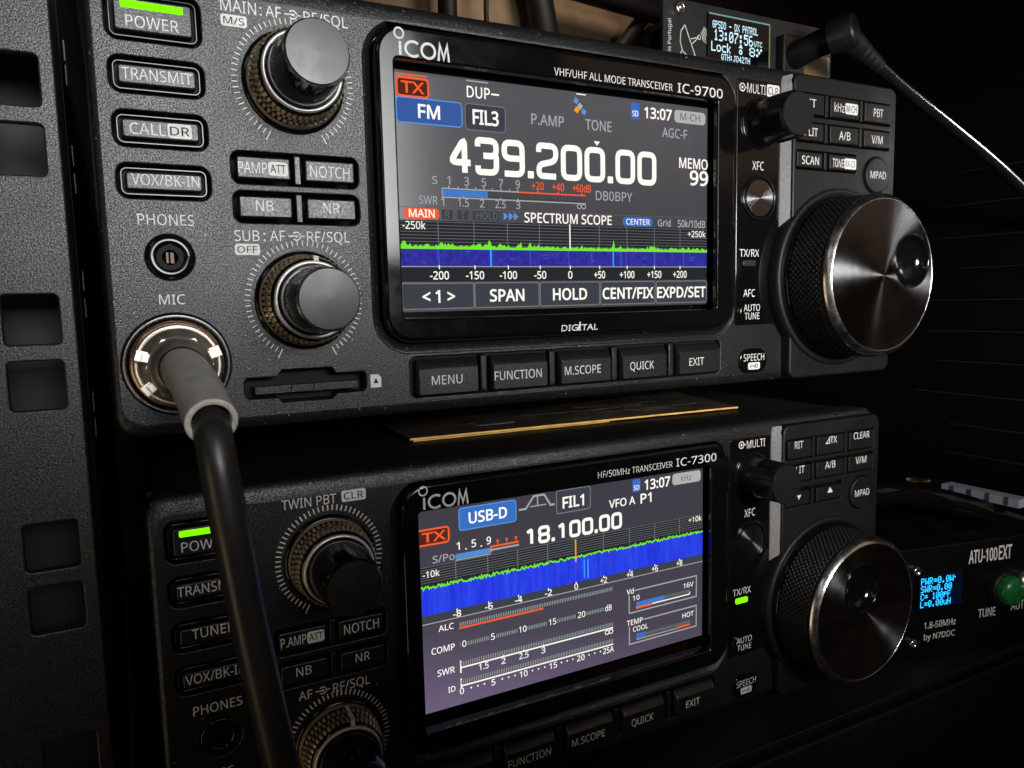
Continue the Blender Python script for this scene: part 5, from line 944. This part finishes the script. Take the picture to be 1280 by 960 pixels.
mb = MB(); tube(mb, cp, 3.2, CABLE, 28); mb.build('cable_jacket', b, t)

frame_scale(1.005, -.883, 1.027, .786)
# ================================================================== clock unit on top of the upper radio
b = (86, 30, 42.4)
t = thing('clock_unit', 'small black clock unit with a lit display on top of the upper radio', 'clock', b)
PCB = mat('matt_board', (0.018, 0.020, 0.021), .42, spec=.5, smudge=.12, smscale=120, speck=.25, sscale=900)
EDGEM = mat('board_edge', (0.22, 0.19, 0.12), .5)
P4 = rr(47.9, 42.6, 122.6, 64.2, 1.6)
mb = MB(); plate(mb, P4, [], 20, 21.0, .12, PCB); loft(mb, [(P4(.02), 21.0), (P4(.02), 20.3)], EDGEM, False, True); w = 19.98
# dish antenna drawn on the board
stroke(mb, arc(58.0, 52.2, 4.6, 2.6, 0, 0, 1), .1, w, INK) if False else None
A = lambda pts: [(58.4 + x, 52.3 + y) for x, y in pts]
stroke(mb, A([(-2.0, 4.6), (2.4, -4.4)]), .32, w, INK)
stroke(mb, A([(-2.0, 4.6), (-3.6, 2.6), (-3.9, -.4), (-2.9, -3.2), (-.6, -4.7), (2.4, -4.4)]), .32, w, INK)
stroke(mb, A([(.4, .8), (3.6, 1.7)]), .26, w, INK); stroke(mb, A([(1.0, -.6), (3.6, 1.7)]), .26, w, INK); stroke(mb, arc(62.2, 54.0, .6, .6, 0, 360, 12)[:-1], .26, w, INK, True)
for r in (1.4, 2.0, 2.6, 3.2, 3.8): stroke(mb, arc(62.2, 54.0, r, r, -28, 62, 8), .26, w, INK)
stroke(mb, A([(-3.3, -3.2), (-4.4, -5.6), (-4.0, -7.5)]), .3, w, INK); stroke(mb, A([(-2.6, -4.0), (-2.4, -7.5)]), .3, w, INK)
text(mb, 'Made in Portugal', 49.6, 42.9, 50.9, 57.9, w, INK, .01, rot=True)
text(mb, 'GPSDO', 71.6, 43.4, 83.8, 46.4, w, INK, .01)
text(mb, 'dxpatrol', 120.6, 46.6, 121.8, 54.8, w, INK, .01, rot=True)
AMBP = mat('amber_label', (0.16, 0.10, 0.035), .5, smudge=.2); mb.quad(106, 45.4, 120.2, 55.2, w, AMBP)
mb.build('front_board', b, t)
mb = MB(); plate(mb, rr(62, 43.0, 121, 63.2, 1), [], 21.2, 45, .5, DARKP); mb.build('housing', b, t)
mb = MB(); lathe(mb, 53.6, 61.3, [(1.9, 20), (1.9, 18.9), (1.6, 18.5), (1.0, 18.5), (.95, 19.3), (.02, 19.3)], SILVER, 32); mb.build('screw', b, t)
OL = mat('display_glass_dark', (0.003, 0.003, 0.004), .12, spec=.5); E_O = emat('pale_blue_pixels', srgb(205, 238, 255), 1.25); E_OE = emat('edge_glow', srgb(120, 170, 165), .9)
mb = MB(); plate(mb, rr(65.2, 47.2, 92.4, 61.8, .3), [], 19.2, 20, .15, OL)
mb.add([(65.6, 19.17, 61.3), (92.0, 19.17, 61.3), (92.2, 19.17, 61.75), (65.4, 19.17, 61.75)], [(0, 1, 2, 3)], E_OE); mb.quad(91.7, 47.6, 92.2, 61.2, 19.17, emat('edge_glow_warm', srgb(150, 142, 110), .8))
w = 19.15
def opx(s, u0, v0, u1, v1): pixels(mb, s, u0, v0, u1, v1, w, E_O)
opx('GPSDO - DX PATROL', 67.0, 57.4, 86.6, 59.6); opx('13:07:56', 67.6, 53.7, 84.4, 57.0); opx('UTC', 84.9, 53.9, 88.6, 55.6)
opx('Lock', 66.5, 50.4, 75.0, 53.3); opx('8', 82.9, 50.6, 85.4, 53.4); opx('QTH:JO42TH', 70.8, 48.1, 83.2, 50.0)
mb.poly([(78.2, 52.6), (80.0, 52.6), (79.1, 53.9)], w, E_O); stroke(mb, arc(79.1, 51.4, .55, .6, 0, 360, 12)[:-1], .4, w, E_O, True)
for x, y in ((0, 0), (-.9, -.9), (.8, .9), (-.8, .8)): mb.poly([(87.3 + x + p, 52.1 + y + q) for p, q in ((-.55, 0), (0, -.55), (.55, 0), (0, .55))], w, E_O)
mb.build('display', b, t)
mb = MB(); plate(mb, rr(95.6, 46.4, 105.6, 58.6, .5), [], 16.4, 20, .5, RUBBER); mb.build('power_jack', b, t)
frame_scale(1.0, .1, 1.022, .38)
# ---- power cable with its angled plug
b = (100.5, 10, 53)
t = thing('power_cable', 'black power lead with right-angle plug in the clock unit', 'cable', b)
bp = [(100.4, 17.2, 52.6), (101.0, 12.5, 53.4), (102.4, 7.0, 54.6), (104.2, 1.0, 55.2)]
mb = MB(); q = spline(bp, 6); tube(mb, q, [4.3 - .01 * i for i in range(len(q))], RUBBER, 28)
tube(mb, [(102.0, 3.4, 54.6), (104.9, -3.0, 55.6), (105.2, -3.6, 55.7), (105.25, -3.7, 55.72), (105.1, -3.3, 55.66), (105.09, -3.28, 55.66)], [5.2, 5.2, 4.9, 4.4, 4.2, .05], KEYS, 36)
mb.build('plug_body', b, t)
sp = [(103.6, .4, 55.0), (108.5, .0, 53.0), (114.5, .0, 50.4), (121.5, .0, 47.4)]
mb = MB(); q = spline(sp, 10); n = len(q)
tube(mb, q, [(4.6 - 2.2 * i / (n - 1)) * (.86 if i > 12 and i % 4 == 0 else 1.0) for i in range(n)], RUBBER, 28); mb.build('strain_relief', b, t)
cb = spline([(118, 0, 48.9), (126, 0, 45.6), (134.4, 0, 42.0), (161, 0, 32.0), (190, 0, 20.5), (214, 0, 9.5), (232, -2, -1)], 8)
mb = MB(); tube(mb, cb, 2.0, mat('grey_lead', (0.008, 0.008, 0.009), .26, spec=1.0, coat=1.0), 20); mb.build('lead', b, t)

frame_scale()
# ================================================================== antenna tuner beside the lower radio
TA = math.radians(-12.0); b = (150, 0, -165.6)
t = thing('antenna_tuner', 'black antenna tuner with blue display and green button right of the lower radio', 'tuner', b, rotz=TA)
TUNB = mat('tuner_black', (0.0025, 0.0025, 0.0026), .36, spec=.3, smudge=.12, smscale=60, bump=.15, bscale=1500)
TB = (0, 0, -12.0)     # local frame: u along the front, v up from -10.5 at the shelf
mb = MB(); plate(mb, rr(-18, -12.0, 84, 31.5, 1.2), [], 0, 1.8, .5, TUNB); w = -.02
text(mb, 'ATU-100', 25.6, 22.8, 39.2, 27.9, w, INK, .012); text(mb, 'EXT', 40.1, 22.8, 46.4, 28.3, w, INK, .012)
text(mb, 'TUNE', 31.4, .3, 39.8, 3.7, w, INK, .01); text(mb, 'AUTO', 47.5, 1.2, 56.4, 4.8, w, INK, .01)
text(mb, '1.8-50MHz', 5.6, -.7, 20.5, 1.8, w, INK, .008); text(mb, 'by N7DDC', 5.7, -5.2, 20.2, -2.9, w, INK, .008)
mb.build('front_panel', TB, t)
mb = MB(); plate(mb, rr(-17, -11.8, 83, 31, 2), [], 1.9, 105, .4, TUNB); mb.build('case_body', TB, t)
E_C = emat('blue_pixels', srgb(40, 185, 255), 2.0)
mb = MB(); plate(mb, rr(1.2, 6.6, 22.6, 21.2, .3), [], -.9, .4, .2, OL); w = -.95
E_CD = emat('display_back_glow', srgb(4, 14, 34), 1)
mb.quad(1.8, 8.0, 21.8, 20.8, -.92, E_CD)
for s_, a, y in (('PWR=0.0W', 17.6, 17.3), ('SWR=0.00', 16.9, 14.3), ('C= 100pF', 16.5, 11.3), ('L=0.00uH', 16.6, 8.4)): pixels(mb, s_, 2.5, y, a, y + 2.6, w, E_C)
mb.quad(18.0, 18.6, 18.5, 19.2, w, E_C)
mb.build('display', TB, t)
GRN = mat('green_plastic', (0.012, 0.16, 0.035), .33, spec=.6, speck=.3, sscale=450, smudge=.1)
mb = MB(); lathe(mb, 42.6, 11.3, [(7.4, 0), (7.4, -2.4), (6.9, -3.0), (6.2, -3.0)], DARKP, 48, cap=False); bt = mb.build('push_button', TB, t, 'round green button marked TUNE')
mb = MB(); lathe(mb, 42.6, 11.3, [(5.9, 0), (5.9, -4.2), (5.6, -5.2), (4.6, -6.1), (3.0, -6.7), (1.4, -6.95), (.03, -7.0)], GRN, 48); mb.build('button_cap', TB, bt)
for (x, y) in ((.3, 23.1), (-.1, -5.3), (80, 23.1), (80, -5.3)):
    mb = MB(); lathe(mb, x, y, [(1.9, 0), (1.9, -.9), (1.6, -1.5), (1.1, -1.75), (.9, -1.3), (.02, -1.2)], SILVER, 24); mb.build('screw', TB, t)
mb = MB(); lathe(mb, 53.2, 12.3, [(4.3, 0), (4.3, -2.2), (3.9, -2.6), (2.6, -2.7), (2.5, -6), (1.6, -6.6), (1.5, -12), (.02, -13)], CHROME, 6 * 8); mb.build('toggle_switch', TB, t, 'metal switch marked AUTO')

# things on and behind the tuner
frame_scale(ov=-2.9)
b = (175, 18, -113)
COAX = [(120, 46, -104), (137, 30, -103), (153.5, 20, -103), (173, 19, -105.5), (188, 16, -109.5), (202, 8, -114), (217, 0, -120), (235, -8, -128)]
mb = MB(); q = spline(COAX, 10); tube(mb, q, 5.0, GLOSS, 24); o = place(mb.build('coax_cable', b), b); tag(o, 'thick shiny black cable lying across the top of the tuner', 'cable')
b = (206, 10, -113); TW = mat('pale_connector', (0.36, 0.40, 0.48), .5, smudge=.15)
t = thing('terminal_block', 'pale ribbed connector block behind the shiny black cable at right', 'connector', b)
mb = MB(); box(mb, 205.3, -6, -110.4, 212, 26, -106.9, TW); mb.build('block_body', b, t)
for i in range(4): mb = MB(); box(mb, 205.0, -2 + i * 7.5, -110.0, 206, -.6 + i * 7.5, -106.85, mat('connector_gap', (0.06, 0.07, 0.09), .5)); mb.build('divider', b, t)
b = (182, 20, -98); BR = mat('brass', (0.75, 0.5, 0.2), .25, metal=1)
mb = MB(); tube(mb, [(191, 34, -105), (196, 32, -105.6), (196.1, 32, -105.6), (202, 30, -106.2)], [2.0, 2.0, 1.3, 1.3], BR, 16); o = place(mb.build('brass_connector', b), b); tag(o, 'tiny brass connector behind the shiny black cable', 'connector')
